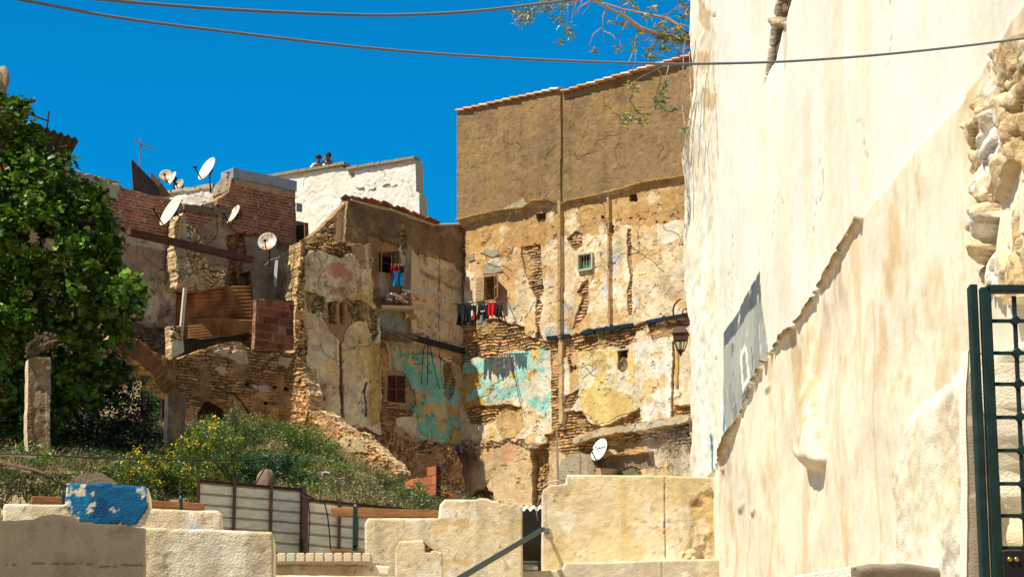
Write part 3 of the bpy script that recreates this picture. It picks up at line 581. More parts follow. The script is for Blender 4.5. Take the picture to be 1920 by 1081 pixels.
# ------------------------------------------------------------------ white house behind
pw = hplane(500, 331, 82, 780, 288); PW = pw
white = thing('white_house', 'whitewashed house with stained flat parapet rising above the ruins', 'house', PW.hit(640, 500)*[1, 1, 0]+[0, 0, 10])
def paint_white(P):
    P.col[:] = (.80, .77, .70); P.blot(P.u > -99, (.74, .69, .58), .8, 0, 3, .7, .3)
    for q in ([(657, 320), (663, 318), (665, 332), (658, 335)], [(668, 352), (682, 351), (684, 359), (672, 358)], [(692, 356), (705, 352), (703, 358)], [(716, 348), (730, 344), (733, 351), (722, 353)], [(735, 352), (745, 345), (744, 350)], [(762, 396), (766, 394), (767, 402)]):
        P.poly(q, (.42, .33, .22), -.04, 0, .3)
    P.put(P.line([(500, 334), (640, 312), (652, 318), (780, 298)], .1, .6), (.62, .57, .47)); cracks(P, 8, 5, (540, 330, 780, 400), w=.007, length=.8)
wall('wall', PW, [(478, 336), (640, 312), (652, 318), (779, 298), (780, 358), (786, 362), (788, 520), (478, 560)], paint_white, nmat('white_render', attr=True, var=.05, scale=3, bump=.35, bscale=6, bdist=.05), white, res=.035, rag=.01, thick=.5, rimstone=False, rim=(.55, .5, .4), seed=31, rimseg=.5, worn=.25)
mb = MB(); mb.col = (.30, .25, .17)
for a, b in (((478, 334), (648, 305)), ((652, 315), (779, 294))):
    A = PW.uv([a[0]], [a[1]])[0]; B = PW.uv([b[0]], [b[1]])[0]; n = 12
    for i in range(n):
        p = A+(B-A)*i/n; q = A+(B-A)*(i+1.0)/n; j = _rs.uniform(-.015, .015, 2)
        mb.add([*PW.xyz([p[0], q[0], q[0], p[0]], [p[1]-.08, q[1]-.08, q[1]-.08, p[1]-.08], [.1+j[0], .1+j[1], -.3, -.3]), *PW.xyz([p[0], q[0], q[0], p[0]], [p[1]+.01+j[0], q[1]+.01+j[1], q[1]+.03, p[1]+.03], [.1+j[0], .1+j[1], -.3, -.3])],
               [(0, 1, 2, 3), (4, 5, 6, 7), (0, 1, 5, 4), (1, 2, 6, 5), (2, 3, 7, 6), (3, 0, 4, 7)])
mb.build('parapet_coping', M_concrete, white)
# low white roof wall with a grey lid behind the big dish
PQ = hplane(270, 372, 72, 400, 352)
lowh = thing('white_roof_wall', 'low white roof wall streaked grey behind the round dishes', 'wall', PQ.hit(330, 372))
def paint_lowh(P): P.col[:] = (.72, .69, .62); P.put(P.m([(250, 360), (410, 340), (410, 352), (250, 374)], .5), (.42, .38, .3), .06); P.blot(P.u > -99, (.5, .45, .36), 2, .2, 6, .8)
wall('wall_face', PQ, [(262, 366), (400, 344), (402, 420), (262, 420)], paint_lowh, M_far, lowh, res=.035, rag=.02, thick=.4, seed=33)
# ------------------------------------------------------------------ brick house on the left
PB = PL.off(-1.3)
brick = thing('brick_house', 'red brick and grey plaster house with broken walls on the left', 'house', PB.hit(400, 560)*[1, 1, 0]+[0, 0, 8])
REDB = (.30, .085, .045)
def paint_brick(P):
    P.col[:] = (.36, .27, .18); a = P.u > -99; P.blot(a, (.44, .34, .24), 1.2, 0, 5, .9, .3); P.blot(a, (.27, .19, .12), 1.8, .2, 8, .8, .3)
    P.poly([(190, 340), (330, 375), (420, 395), (330, 462), (325, 452), (190, 432)], REDB, 0, 2, .3)
    P.poly([(110, 310), (224, 342), (222, 372), (212, 385), (205, 400), (185, 420), (100, 430)], (.42, .37, .30), .03, 0, .8)
    P.poly([(190, 428), (325, 455), (326, 470), (190, 452)], (.52, .44, .33), .03, 0, .7)
    P.blot(P.m([(265, 530), (330, 530), (330, 600), (265, 600)], 1), (.58, .50, .38), 2.6, -.0, 9, 1)
    P.poly([(190, 600), (330, 615), (330, 680), (190, 660)], (.16, .11, .07), -.1, 4, 1)
    P.poly([(400, 330), (430, 335), (560, 355), (560, 455), (543, 462), (500, 446), (450, 442), (430, 425), (440, 400), (405, 385)], REDB, .12, 2, .6)
    P.poly([(430, 322), (550, 348), (550, 372), (500, 360), (440, 352)], (.42, .31, .2), .14, 0, .6)
    P.poly([(345, 378), (450, 400), (450, 415), (345, 398)], (.2, .15, .1), .06, 0, .7)
    P.poly([(425, 440), (455, 436), (465, 470), (455, 500), (460, 545), (428, 545)], (.30, .15, .09), -.12, 4, .7); P.poly([(330, 500), (425, 500), (425, 550), (330, 550)], (.50, .38, .22), -.1, 0, 1); P.blot(P.m([(330, 495), (430, 495), (430, 550), (330, 550)], .5), (.62, .56, .42), 1.5, 0, 13, .9)
    P.poly([(455, 510), (472, 508), (474, 560), (455, 560)], (.02, .018, .015), -.2, 0, .3)
    cracks(P, 16, 19, (210, 400, 550, 600)); P.put(P.line([(404, 405), (403, 440), (395, 460), (385, 470)], .012, .8), (.08, .05, .03), -.02)
wall('wall', PB, [(112, 312), (222, 340), (226, 350), (330, 377), (348, 384), (372, 386), (400, 378), (425, 362), (430, 330), (440, 322), (548, 350), (552, 470), (560, 470), (560, 690), (470, 690), (470, 640), (330, 640), (330, 700), (60, 700), (60, 300)], paint_brick, M_far, brick, res=.022, rag=.03, thick=.4, seed=40,
     holes=[([(330, 545), (455, 545), (468, 545), (468, 640), (330, 640)], .02), ([(438, 505), (452, 505), (452, 545), (438, 545)], .02)])
mb = MB(); mb.col = (.36, .42, .48); ax = MB()
A = PB.uv([430], [320])[0]; B = PB.uv([549], [345])[0]
mb.prism(list(PB.xyz([A[0], B[0], B[0], A[0]], [A[1]-.24, B[1]-.24, B[1]+.04, A[1]+.04], -.42)), PB.N*.62); mb.build('grey_coping', nmat('zinc_coping', (.30, .36, .42), .5, .2, var=.25, scale=3, bump=.1), brick)
mb = MB(); mb.col = (.36, .27, .16)
ua, ub_ = PB.uv([100], [500])[0][0], PB.uv([556], [500])[0][0]; zt = PB.uv([400], [392])[0][1]; zb = PB.uv([300], [800])[0][1]
slab_uv(mb, PB, ua, ub_, zb, zt-.2, -3.0, -2.8); slab_uv(mb, PB, ua, ub_, zt-.3, zt-.2, -2.8, -.41)
slab_uv(mb, PB, ub_+.002, ub_+2.2, zb, PB.uv([556], [560])[0][1], -3.0, -2.8); uc = PB.uv([300], [500])[0][0]; slab_uv(mb, PB, uc-.2, uc, zb, zt-.3, -2.8, -.4); mb.build('inner_walls', M_far, brick)
# side block returning left of the coping: lit rubble wing
PS2 = Plane(PB.xyz(PB.uv([398], [380])[0][0], 0, -1.2)[:2], PB.xyz(PB.uv([431], [330])[0][0], 0, .12)[:2])
def paint_wing(P): P.col[:] = (.46, .34, .2); P.brk[:] = 4; P.put(P.m([(395, 330), (425, 320), (425, 360), (395, 370)], .5), (.40, .34, .26), 0, 0)
wall('wing_wall', PS2, [(400, 352), (424, 322), (432, 322), (432, 420), (398, 400)], paint_wing, M_far, brick, res=.03, rag=.02, thick=.3, seed=44)
# broken rubble cross wall, lit from the left, under the big dish
PX = PB.off(.55)
def paint_cross(P): P.col[:] = (.62, .47, .28); P.brk[:] = 4; P.blot(P.m([(330, 440), (360, 440), (355, 520), (330, 520)], 1), (.56, .55, .44), 1.5, -.2, 4, .9); P.put(P.m([(330, 395), (352, 400), (350, 500), (330, 500)], .6), (.60, .50, .34), 0, 0)
wall('broken_cross_wall', PX, [(334, 402), (345, 398), (352, 415), (368, 430), (380, 450), (384, 478), (390, 500), (425, 508), (424, 540), (332, 540), (333, 470)], paint_cross, M_far, brick, res=.022, rag=.07, thick=.5, seed=46, rim=(.66, .48, .26))
mb = MB(); mb.bar(PB.hit(196, 452)+PB.N*1.2, PB.hit(432, 500)+PB.N*1.0, .16, .2, PB.N); tb = mb.build('steel_beam', nmat('rusty_beam', (.10, .045, .028), .8, var=.5, scale=6, bump=.5), org=PB.hit(300, 475)); tag(tb, 'long rusty beam spanning the gap below the red brick wall', 'beam')
# ------------------------------------------------------------------ stone arch wall in front
PS = PL.off(.75)
def paint_stone(P):
    P.col[:] = (.40, .245, .105); P.brk[:] = 1; P.blot(P.u > -99, (.30, .18, .08), 1.2, .1, 6, .8, .3); P.blot(P.u > -99, (.50, .33, .15), 1.6, .3, 16, .7, .3)
    for q in ([(400, 658), (430, 650), (428, 668), (415, 668)], [(424, 668), (440, 655), (462, 658), (466, 680), (450, 686), (436, 675)], [(402, 690), (415, 682), (428, 702), (420, 708)], [(520, 672), (545, 672), (540, 688), (520, 685)], [(470, 720), (505, 722), (500, 736), (478, 730)]):
        P.poly(q, (.50, .42, .32), .04, 0, .4)
    P.blot(P.m([(380, 640), (560, 640), (560, 660), (380, 665)], 1), (.62, .46, .26), 3, 0, 8, .8)
    for x, y in ((516, 725), (538, 728), (463, 720), (500, 755)): P.poly([(x-4, y-3), (x+4, y-3), (x+4, y+3), (x-4, y+3)], (.03, .02, .01), -.15, 0, .2)
    P.put(P.line([(404, 728), (440, 735), (458, 760), (480, 790)], .03, .6), (.12, .07, .04), -.06)
    # voussoirs of the arch: bricks standing on edge round its curve
    ring = P.line([(232, 640), (258, 662), (285, 690), (303, 720), (318, 745)], .30, .1); c = P.p.uv([200], [800])[0]
    ang = np.arctan2(P.v-c[1], P.u-c[0]); rr = np.hypot(P.u-c[0], P.v-c[1]); fr = (ang*rr.mean()/.085) % 1.0; k = np.floor(ang*rr.mean()/.085); rn = (np.sin(k*91.7)*43758.5) % 1
    P.put(ring, (.36, .17, .075), .04, 0); P.col[ring] *= ((.65+.6*rn)*(.35+.65*sstep(0, .25, np.minimum(fr, 1-fr))))[ring][:, None]; P.dep[ring] -= (.03*(1-sstep(0, .25, np.minimum(fr, 1-fr))))[ring]
wall('stone_arch_wall', PS, [(205, 600), (228, 628), (245, 634), (270, 640), (285, 655), (300, 662), (318, 668), (340, 672), (365, 660), (400, 650), (440, 640), (470, 652), (480, 660), (554, 662), (552, 800), (552, 880), (345, 880), (340, 745), (300, 735), (282, 700), (262, 680), (230, 662), (205, 650)], paint_stone, M_far, None, res=.02, rag=.045, thick=.5, seed=50,
     holes=[([(370, 770), (382, 752), (405, 745), (430, 755), (445, 768), (450, 800), (370, 800)], .05)], org=PS.hit(450, 880))
tag(bpy.data.objects['stone_arch_wall'], 'ruined rubble stone wall with half a brick arch on its left', 'wall')
mb = MB(); mb.col = (.035, .025, .015); prism_uv(mb, PS, [(355, 735), (470, 735), (470, 830), (355, 830)], -1.4, -1.3); mb.build('cavity_back', M_far, bpy.data.objects['stone_arch_wall'])  # near-black colour paints the shade deep in the cavity
# hollow red block wall
PH = PS.off(.12)
def paint_hollow(P): P.col[:] = (.24, .08, .045); P.brk[:] = 3; P.blot(P.u > -99, (.17, .06, .035), 2, .1, 3, .8)
o = wall('hollow_block_wall', PH, [(481, 560), (552, 562), (551, 655), (478, 655), (478, 612), (480, 580)], paint_hollow, M_far, None, res=.02, rag=.02, thick=.15, seed=52, rim=(.35, .16, .09), org=PH.hit(515, 655))
tag(o, 'dark red hollow block infill beside the rusty corrugated sheets', 'wall')
# lit pier of broken plaster left of the corrugated sheets
PP = PS.off(.2)
def paint_pier(P): P.col[:] = (.64, .48, .27); P.brk[:] = 4; P.put(P.m([(318, 640), (345, 640), (345, 668), (318, 668)], 1), (.70, .58, .4), 0, 0)
o = wall('broken_pier', PP, [(321, 610), (343, 612), (345, 660), (322, 672)], paint_pier, M_far, None, res=.02, rag=.02, thick=.3, seed=53, rim=(.66, .48, .28), org=PP.hit(333, 670)); tag(o, 'stub of pale broken masonry at the foot of the white post', 'pier')
# ------------------------------------------------------------------ low ruined walls along the foot of the front
PT = Plane(at(556, 800, 64.5)[:2], at(740, 900, 62)[:2])
def paint_foot(P): P.col[:] = (.52, .32, .15); P.brk[:] = 4; P.put(P.m([(618, 830), (650, 815), (685, 825), (690, 850), (620, 850)], .8), (.56, .42, .22), .04, 0); P.put(P.m([(650, 820), (686, 822), (684, 850), (652, 850)], .6), (.46, .36, .18), .06, 0)
o = wall('foot_wall', PT, [(552, 690), (566, 688), (578, 735), (582, 770), (605, 768), (640, 800), (670, 812), (692, 830), (735, 868), (745, 885), (745, 960), (545, 960), (545, 800)], paint_foot, M_far, None, res=.022, rag=.09, thick=.45, seed=55, rim=(.6, .42, .22), org=PT.hit(620, 900)); tag(o, 'crumbling stepped rubble wall running down behind the green weeds', 'wall')
PT2 = PL.off(.8)
def paint_foot2(P): P.col[:] = (.34, .21, .11); P.brk[:] = 4; P.put(P.m([(690, 850), (735, 850), (735, 880), (690, 875)], 1), (.52, .38, .22), 0, 0)
o = wall('low_ruin_wall', PT2, [(680, 818), (740, 842), (790, 850), (822, 845), (845, 835), (868, 862), (868, 965), (680, 965)], paint_foot2, M_far, None, res=.025, rag=.12, thick=.4, seed=56, org=PT2.hit(780, 960)); tag(o, 'low dark remains of a wall under the turquoise plaster', 'wall')
# stepped wall of orange hollow bricks
PO = Plane(at(735, 890, 58)[:2], at(822, 890, 56.8)[:2]); ho = thing('orange_brick_stub', 'stepped stub of new orange hollow bricks on the weedy slope', 'wall', PO.hit(780, 925))
mb = MB(); rs = np.random.RandomState(5); bw, bh = .30, .20
e = PO.uv([822], [915])[0]; rows = [2.05, 3.3, 3.3, 3.6, 1.0]; xs = [0, 0, 0, 0, 0]
for r in range(5):
    n = [5, 6, 5, 4, 1][r]
    for k in range(n):
        uu = e[0]-(k+.5)*(bw+.012)-(.15 if r % 2 else 0)*(1 if k else 0); mb.col = tuple(np.array((.50, .16, .07))*rs.uniform(.75, 1.15))
        ww = bw/2-(.0 if k or not r % 2 else .0)
        if k == 0 and r % 2: uu = e[0]-.075; ww = .075
        if k > 0 and r % 2: uu = e[0]-.15-(k-.5)*(bw+.012)
        c = PO.xyz(uu, e[1]-.55+r*(bh+.014)+bh/2, rs.uniform(-.004, .004)); mb.box(c, ww, .07, bh/2, PO.U, PO.N)
bo = mb.build('bricks', M_attr, ho)
mb = MB(); mb.col = (.42, .36, .28)
for r in range(4): c = PO.xyz(e[0]-.78, e[1]-.55+(r+1)*(bh+.014)-.006, -.01); mb.box(c, [.75, .74, .6, .15][r], .06, .009, PO.U, PO.N)
mb.build('mortar', M_attr, ho)
for r in range(5):
    mb = MB()
    for i in range(3):
        for j in range(3): c = PO.xyz(e[0], e[1]-.55+r*(bh+.014)+.035+j*.065, -.045+i*.045)+PO.U*.003; mb.box(c, .004, .016, .024, PO.U, PO.N)
    mb.build('dark_cell_plates', M_dark, ho)  # flat near-black plates paint the shade inside the hollow bricks

mb = MB(); PK_ = PB.off(-1.5); prism_uv(mb, PK_, [(548, 412), (578, 418), (580, 470), (548, 470)], -.6, 0); mb.C = [(.24, .18, .11)]*len(mb.V); sk_ = thing('roof_shack', 'little brown roof shack with a dark doorway between brick block and gable', 'shack', PK_.hit(562, 470)); mb.build('walls', M_far, sk_)
mb = MB(); prism_uv(mb, PK_, [(553, 424), (570, 421), (568, 450), (553, 456)], 0, .02); mb.build('doorway', M_dark, sk_)  # flat near-black plate paints the shade inside the doorway
mb = MB(); mb.bar(PK_.hit(571, 418)+PK_.N*.04, PK_.hit(571, 452)+PK_.N*.04, .07, .06, PK_.N); mb.build('door_post', nmat('reddish_wood', (.26, .12, .07), var=.4), sk_)
mb = MB(); prism_uv(mb, PK_, [(543, 385), (553, 387), (553, 402), (543, 400)], .3, .36); mb.build('zinc_flashing', MATS['zinc_coping'], sk_)
# ------------------------------------------------------------------ big white wall on the right
PWW = Plane((1.93, 28), (2.66, 15.4))
LINE = [(1338, 893), (1352, 868), (1372, 830), (1400, 772), (1440, 690), (1485, 628), (1510, 600), (1545, 545), (1580, 490), (1605, 440), (1633, 398), (1690, 330), (1740, 270), (1790, 215), (1822, 180), (1900, 60)]
def ridged(u, v, f, o, seed): return 1-2*np.abs(fbm(u, v, f, o, seed))
def paint_W(P):
    P.col[:] = (.80, .778, .70); a = P.u > -99
    st = fbm(P.u*1.6, P.v*.22, 1.3, 5, 61, .6)                      # rain streaks running down
    k = sstep(.1, .6, st)*.45; P.col += (np.array((.80, .66, .44))-P.col)*k[:, None]*(.5+.5*sstep(-.4, .4, fbm(P.u, P.v, .4, 2, 66)))[:, None]
    P.dep += .02*fbm(P.u*.5, P.v, .6, 3, 62)+.002*fbm(P.u, P.v, 4, 3, 63)
    # far rough corner
    c = P.m([(1200, -200), (1343, -200), (1340, 200), (1345, 900), (1200, 900)], .3); P.dep[c] += (.035*fbm(P.u, P.v, 1.3, 5, 67)+.008*ridged(P.u, P.v*1.3, 4, 3, 68))[c]
    P.blot(c, (.74, .66, .50), 1.4, .1, 69, .8); P.put(P.line([(1336, -50), (1334, 110), (1340, 180), (1346, 300)], .03, .3), (.5, .40, .28), -.008)
    for x, y, r in ((1318, 110, 10), (1330, 185, 12), (1322, 30, 12)): P.put(P.m([(x-r, y-r*2), (x+r, y-r), (x+r*.7, y+r*2), (x-r, y+r)], .6), (.55, .42, .26))
    # blue chalk and paint marks
    P.put(P.line([(1331, 822), (1330, 850), (1333, 880)], .06, .25), (.05, .24, .42)); P.put(P.line([(1357, 740), (1356, 800), (1356, 850), (1343, 885)], .05, .5), (.16, .50, .70)); P.put(P.line([(1358, 770), (1356, 800)], .07, .5), (.04, .26, .40))
    P.put(P.line([(1430, 500), (1432, 540)], .01), None)
    # painted grey panel with a dark head band
    g = P.m([(1356, 625), (1380, 590), (1400, 550), (1425, 511), (1428, 560), (1433, 600), (1441, 660), (1441, 690), (1400, 780), (1375, 830), (1360, 840), (1357, 760)], .12)
    P.put(g, (.36, .385, .345)); P.blot(g, (.25, .27, .255), 2.5, .1, 71, .7); P.blot(g, (.46, .48, .43), 1.2, .2, 74, .7)
    d = P.m([(1356, 622), (1380, 590), (1400, 550), (1425, 508), (1427, 562), (1400, 590), (1380, 625), (1357, 652)], .1); P.put(d, (.10, .115, .12)); P.blot(d, (.06, .085, .10), 3, .1, 72, .8)
    # the letters still readable on it
    Lw = (.76, .76, .70); Ld = (.10, .11, .11)
    for pts, w, cc in (([(1390, 668), (1391, 700), (1394, 726)], .10, Lw), ([(1400, 660), (1402, 690), (1405, 706)], .10, Lw), ([(1394, 726), (1404, 708)], .05, Lw), ([(1390, 668), (1396, 650), (1400, 660)], .05, Lw),
                       ([(1409, 655), (1411, 680), (1409, 712)], .035, Ld), ([(1372, 645), (1374, 680)], .025, Ld), ([(1372, 645), (1376, 650), (1373, 662)], .025, Ld), ([(1374, 690), (1376, 712)], .018, Ld),
                       ([(1378, 757), (1376, 770), (1379, 780), (1381, 768), (1378, 757)], .025, Ld), ([(1392, 745), (1404, 722)], .03, Ld), ([(1392, 755), (1402, 735)], .03, Ld), ([(1423, 610), (1426, 660)], .03, (.62, .63, .58))):
        P.put(P.line(pts, w*.55, .03) & g, cc)
    P.blot(g, (.66, .64, .56), 6, .66, 76, .7, .05)
    # wedge high up: shallow, dark brick colour paints the shade of its depth
    w = P.m([(1431, 165), (1437, 110), (1443, 60), (1452, 10), (1462, -60), (1500, -60), (1478, 12), (1466, 60), (1455, 110), (1440, 135)], .12); P.put(w, (.13, .085, .045), -.05); P.brk[w] = 4
    P.put(P.m([(1442, 32), (1470, 36), (1474, 48), (1450, 50)], .1), (.40, .32, .2), .03, 0)
    P.put(P.m([(1466, 50), (1474, 50), (1473, 130), (1469, 132)], .02), (.60, .54, .44))
    # lower, thicker wall
    L = P.p.uv([q[0] for q in LINE], [q[1] for q in LINE]); o = np.argsort(L[:, 0]); zl = np.interp(P.u, L[o, 0], L[o, 1])+.02*fbm(P.u, P.v*0, 1.2, 3, 80)+.008*fbm(P.u, P.v*0, 5, 2, 81)
    ul = P.p.uv([1336, 1633, 1640], [890, 398, 390])[:, 0]; low = (P.v < zl) & (P.u > ul[0])
    P.dep[low] += .05; lipw = .035+.02*fbm(P.u, P.v*0, 1.5, 3, 83); ll = low & (P.v > zl-lipw) & (P.u < ul[1])
    P.dep[ll] += (.075*sstep(0, .012, zl-P.v)*(.75+.4*fbm(P.u, P.v*0, 1.6, 3, 85)))[ll]; P.col[ll] = (.34, .24, .11); P.blot(ll, (.12, .08, .05), 6, .1, 86, .8)
    P.col[low & ~ll] = (.80, .73, .57); P.blot(low & ~ll, (.80, .74, .60), .9, -.1, 87, .9, .5); P.blot(low & ~ll, (.62, .43, .19), 1.9, .28, 88, .5, .6)
    st2 = sstep(.0, .5, fbm(P.u*1.8, P.v*.8, 1.3, 7, 90, .68))*low; P.col += (np.array((.66, .44, .20))-P.col)*(st2*.58)[:, None]
    st3 = sstep(.1, .5, fbm(P.u*1.1, P.v*.8, 1.1, 6, 93, .65)); P.col += (np.array((.36, .22, .10))-P.col)*(st3*low*.5*sstep(1.0, .1, zl-P.v))[:, None]
    P.put(P.line([(1655, 560), (1657, 700), (1656, 900), (1660, 1060)], .02, .3), (.72, .56, .33)); P.dep[low] += (.03*fbm(P.u*.5, P.v, 1.0, 3, 95)+.004*fbm(P.u, P.v, 4, 3, 96))[low]
    bp = P.p.uv(*zip(*[(1512, 740), (1520, 708), (1532, 700), (1547, 706), (1556, 740), (1559, 800), (1562, 866), (1558, 884), (1536, 886), (1517, 868), (1522, 800)])); b = inside(bp, P.u+.3*P.wu, P.v+.3*P.wv); db = near(bp, P.u, P.v)[0]
    lo_ = P.p.uv([1540], [882])[0][1]; hi_ = P.p.uv([1540], [705])[0][1]; t_ = np.clip((P.v-lo_)/(hi_-lo_), 0, 1); vb_ = np.clip((P.v-lo_)/.03, 0, 1)
    P.dep[b] += ((.17-.13*t_)*np.minimum(sstep(0, .22, db+.06), 1)*np.maximum(sstep(0, .06, np.abs(P.u-P.p.uv([1540], [800])[0][0])*0+db+.02), 0)+.015*fbm(P.u, P.v, 3, 4, 97))[b]; P.blot(b, (.60, .42, .18), 3, .0, 98, .7)
    for x, y, r in ((1455, 728, 9), (1398, 950, 14), (1425, 958, 12), (1366, 880, 8)):
        q0 = P.p.uv([x], [y])[0]; dd = np.hypot((P.u-q0[0])*.22, P.v-q0[1])/(r*.0046); q = np.clip(1-dd, 0, 1); P.dep += .03*sstep(0, 1, q+.3*q*fbm(P.u, P.v, 8, 3, 5)); P.col += (np.array((.62, .46, .24))-P.col)*(.6*sstep(0, .5, q)*(fbm(P.u, P.v, 10, 3, 6) > -.1))[:, None]
    R_ = P.m([(1690, 640), (2600, 500), (2600, 1300), (1690, 1300)], .5); P.dep[R_] += (.008*fbm(P.u, P.v, 6, 4, 99))[R_]
    cracks(P, 7, 30, (1345, 100, 1700, 600), w=.006, length=1.0)
top_uv = PWW.uv([1298, 1298, 1296, 1293, 1284, 1281, 1296, 1300, 1295, 1292], [1010, 890, 760, 600, 430, 300, 205, 190, 110, -60])
pl = [tuple(q) for q in top_uv]; umax = 19.5
outl = [(pl[0][0], 3.6)]+pl+[(pl[-1][0], 12.9), (umax, 12.9), (umax, 2.2), (9, 2.2)]
big = thing('whitewashed_wall', 'huge whitewashed side wall with stained thicker base and grey painted panel', 'wall', PWW.xyz(9, 3))
wall('wall_face', PWW, outl, paint_W, M_smooth, big, res=.018, resu=.045, rag=.02, thick=.7, uvpoly=True, smooth=True, worn=0, rim=(.72, .66, .52), rimstone=False, seed=60, rimseg=.1)
def paint_rock(P):
    P.col[:] = (.80, .73, .57); h1, e1_ = facets(P.u*.8, P.v, 2.4, 3); h2, e2_ = facets(P.u*.8, P.v, 6.5, 8)
    P.dep += -.02+.15*(h1-.3)-.06*(1-sstep(0, .15, e1_))+.045*h2-.02*(1-sstep(0, .2, e2_))+.02*np.abs(fbm(P.u, P.v, 9, 4, 25))
    P.blot(P.u > -99, (.62, .46, .24), 1.8, .12, 26, .8, .3); P.blot(P.u > -99, (.30, .20, .10), 3.5, .3, 27, .8); P.blot(P.u > -99, (.56, .38, .17), 1.0, .0, 28, .6, .4); P.blot(P.u > -99, (.84, .82, .76), 2.6, .2, 29, .8, .1)
wall('broken_corner_rubble', PWW.off(.08), [(1822, 175), (1826, 140), (1850, 108), (1880, 92), (1900, 80), (1950, 60), (2300, -100), (2300, 620), (1990, 560), (1880, 560), (1846, 520), (1862, 450), (1842, 400), (1836, 340), (1826, 260)], paint_rock, nmat('lumpy_limewash', attr=True, var=.05, scale=14, bump=.7, bscale=22, bdist=.03), big, res=.014, resu=.02, rag=.03, thick=.2, smooth=True, worn=0, rim=(.7, .6, .42), rimstone=False, seed=62)
# block standing against the wall behind the gate
blk = thing('limewashed_block', 'rough white masonry block with one side painted darker for shade behind the green gate', 'wall', PWW.xyz(13, 3, .3))
Pb = PWW.off(.42)
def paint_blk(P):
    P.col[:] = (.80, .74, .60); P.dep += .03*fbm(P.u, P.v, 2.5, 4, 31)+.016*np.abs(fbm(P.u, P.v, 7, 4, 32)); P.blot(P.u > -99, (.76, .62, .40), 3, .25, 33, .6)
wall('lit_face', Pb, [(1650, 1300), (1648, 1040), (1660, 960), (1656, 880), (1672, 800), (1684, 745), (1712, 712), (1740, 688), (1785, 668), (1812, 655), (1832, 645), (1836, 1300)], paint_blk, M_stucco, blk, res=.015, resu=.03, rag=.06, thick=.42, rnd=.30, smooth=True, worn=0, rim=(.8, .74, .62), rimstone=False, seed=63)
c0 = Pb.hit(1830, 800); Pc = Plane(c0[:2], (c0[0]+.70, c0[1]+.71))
def paint_shade(P): P.col[:] = (.30, .25, .19); P.blot(P.u > -99, (.5, .43, .33), 5, .5, 35, .9, .04); P.blot(P.m([(1800, 640), (1960, 690), (1960, 730), (1800, 680)], .8), (.84, .79, .69), 3, -.5, 36, 1)  # shade painted in: far darker than the whitewash, pale band for lit top
wall('shade_painted_face', Pc, [(1829, 652), (1870, 664), (1930, 690), (2300, 800), (2300, 1300), (1830, 1300)], paint_shade, M_stucco, blk, res=.015, rag=.015, thick=.05, rnd=.09, smooth=True, worn=0, rim=(.84, .8, .7), rimstone=False, seed=64)
c1 = at(1606, 1058, 13.6); Pd = Plane(c1[:2], (c1[0]+.82, c1[1]+.57))
def paint_cr(P): P.col[:] = (.72, .64, .48); P.blot(P.u > -99, (.60, .45, .25), 2.5, .1, 37, .7)
low_b = wall('low_block', Pd, [(1604, 1060), (1640, 1053), (1700, 1056), (1788, 1064), (1800, 1066), (1800, 1300), (1606, 1300)], paint_shade, M_stucco, None, res=.012, rag=.012, thick=.5, rnd=.04, smooth=True, worn=0, rim=(.84, .8, .7), rimstone=False, seed=65, org=Pd.xyz(.5, 2.5)); tag(low_b, 'low block in painted shade with a white top at the foot of the big wall', 'wall')  # front takes the same painted-in shade colour as the gate block
# ------------------------------------------------------------------ stucco parapets of the stepped street
STU = (.74, .615, .41)
def stucco(seed, col=STU, extra=None):
    def f(P):
        P.col[:] = col; P.dep += .0035*fbm(P.u, P.v, 2, 3, seed)+.0022*fbm(P.u, P.v, 30, 3, seed+1)
        P.blot(P.u > -99, (.84, .78, .64), 2.2, -.1, seed+2, .8, .5); P.blot(P.u > -99, (.64, .48, .26), 1.9, .15, seed+3, .65, .4); P.blot(P.u > -99, (.50, .38, .22), 9, .42, seed+4, .5, .1); dr = sstep(.05, .5, fbm(P.u*9, P.v*.8, 1.1, 5, seed+5, .6)); P.col *= (1-.20*dr)[:, None]; P.blot(P.u > -99, (.38, .28, .15), 16, .55, seed+6, .7, .05); nr = np.random.RandomState(seed).rand(len(P.u)); P.col *= (.96+.08*nr)[:, None]
        if extra: extra(P)
    return f
def parapet(label, plane, outl, seed, thick=.35, extra=None, col=STU, rnd=.011, name='parapet_wall', holes=(), rag=.005, mat=None):
    zb = plane.O; xm = sum(q[0] for q in outl)/len(outl); o = wall(name, plane, outl, stucco(seed, col, extra), mat or M_stucco, None, res=.011, rag=rag, step=.05, thick=thick, rnd=rnd, worn=0, smooth=True, rim=(.80, .72, .55), rimstone=False, seed=seed, rimseg=.05, org=plane.hit(xm, 1250), holes=holes)
    return tag(o, label, 'parapet')
def fplane(px, Y, a=.10): p = at(px, 1000, Y); return Plane(p[:2], (p[0]+math.cos(a), p[1]+math.sin(a)))
def e0(P):
    P.col[:] = (.66, .55, .40); P.blot(P.u > -99, (.46, .37, .26), 3, .0, 5, .7, .3); P.put(P.line([(0, 1055), (100, 1058), (200, 1062), (273, 1060)], .003, .3), (.3, .22, .14), -.004)
parapet('nearest grey block of the stepped parapet, lying in shade at bottom left', fplane(14, 13, .14), [(-260, 960), (12, 974), (60, 972), (78, 965), (100, 963), (140, 967), (150, 979), (273, 990), (275, 1300), (-260, 1300)], 3, extra=e0)
parapet('plain sunlit parapet just right of the shaded grey block', fplane(270, 14.2, .05), [(200, 986), (272, 987), (508, 995), (512, 1002), (512, 1300), (200, 1300)], 7)
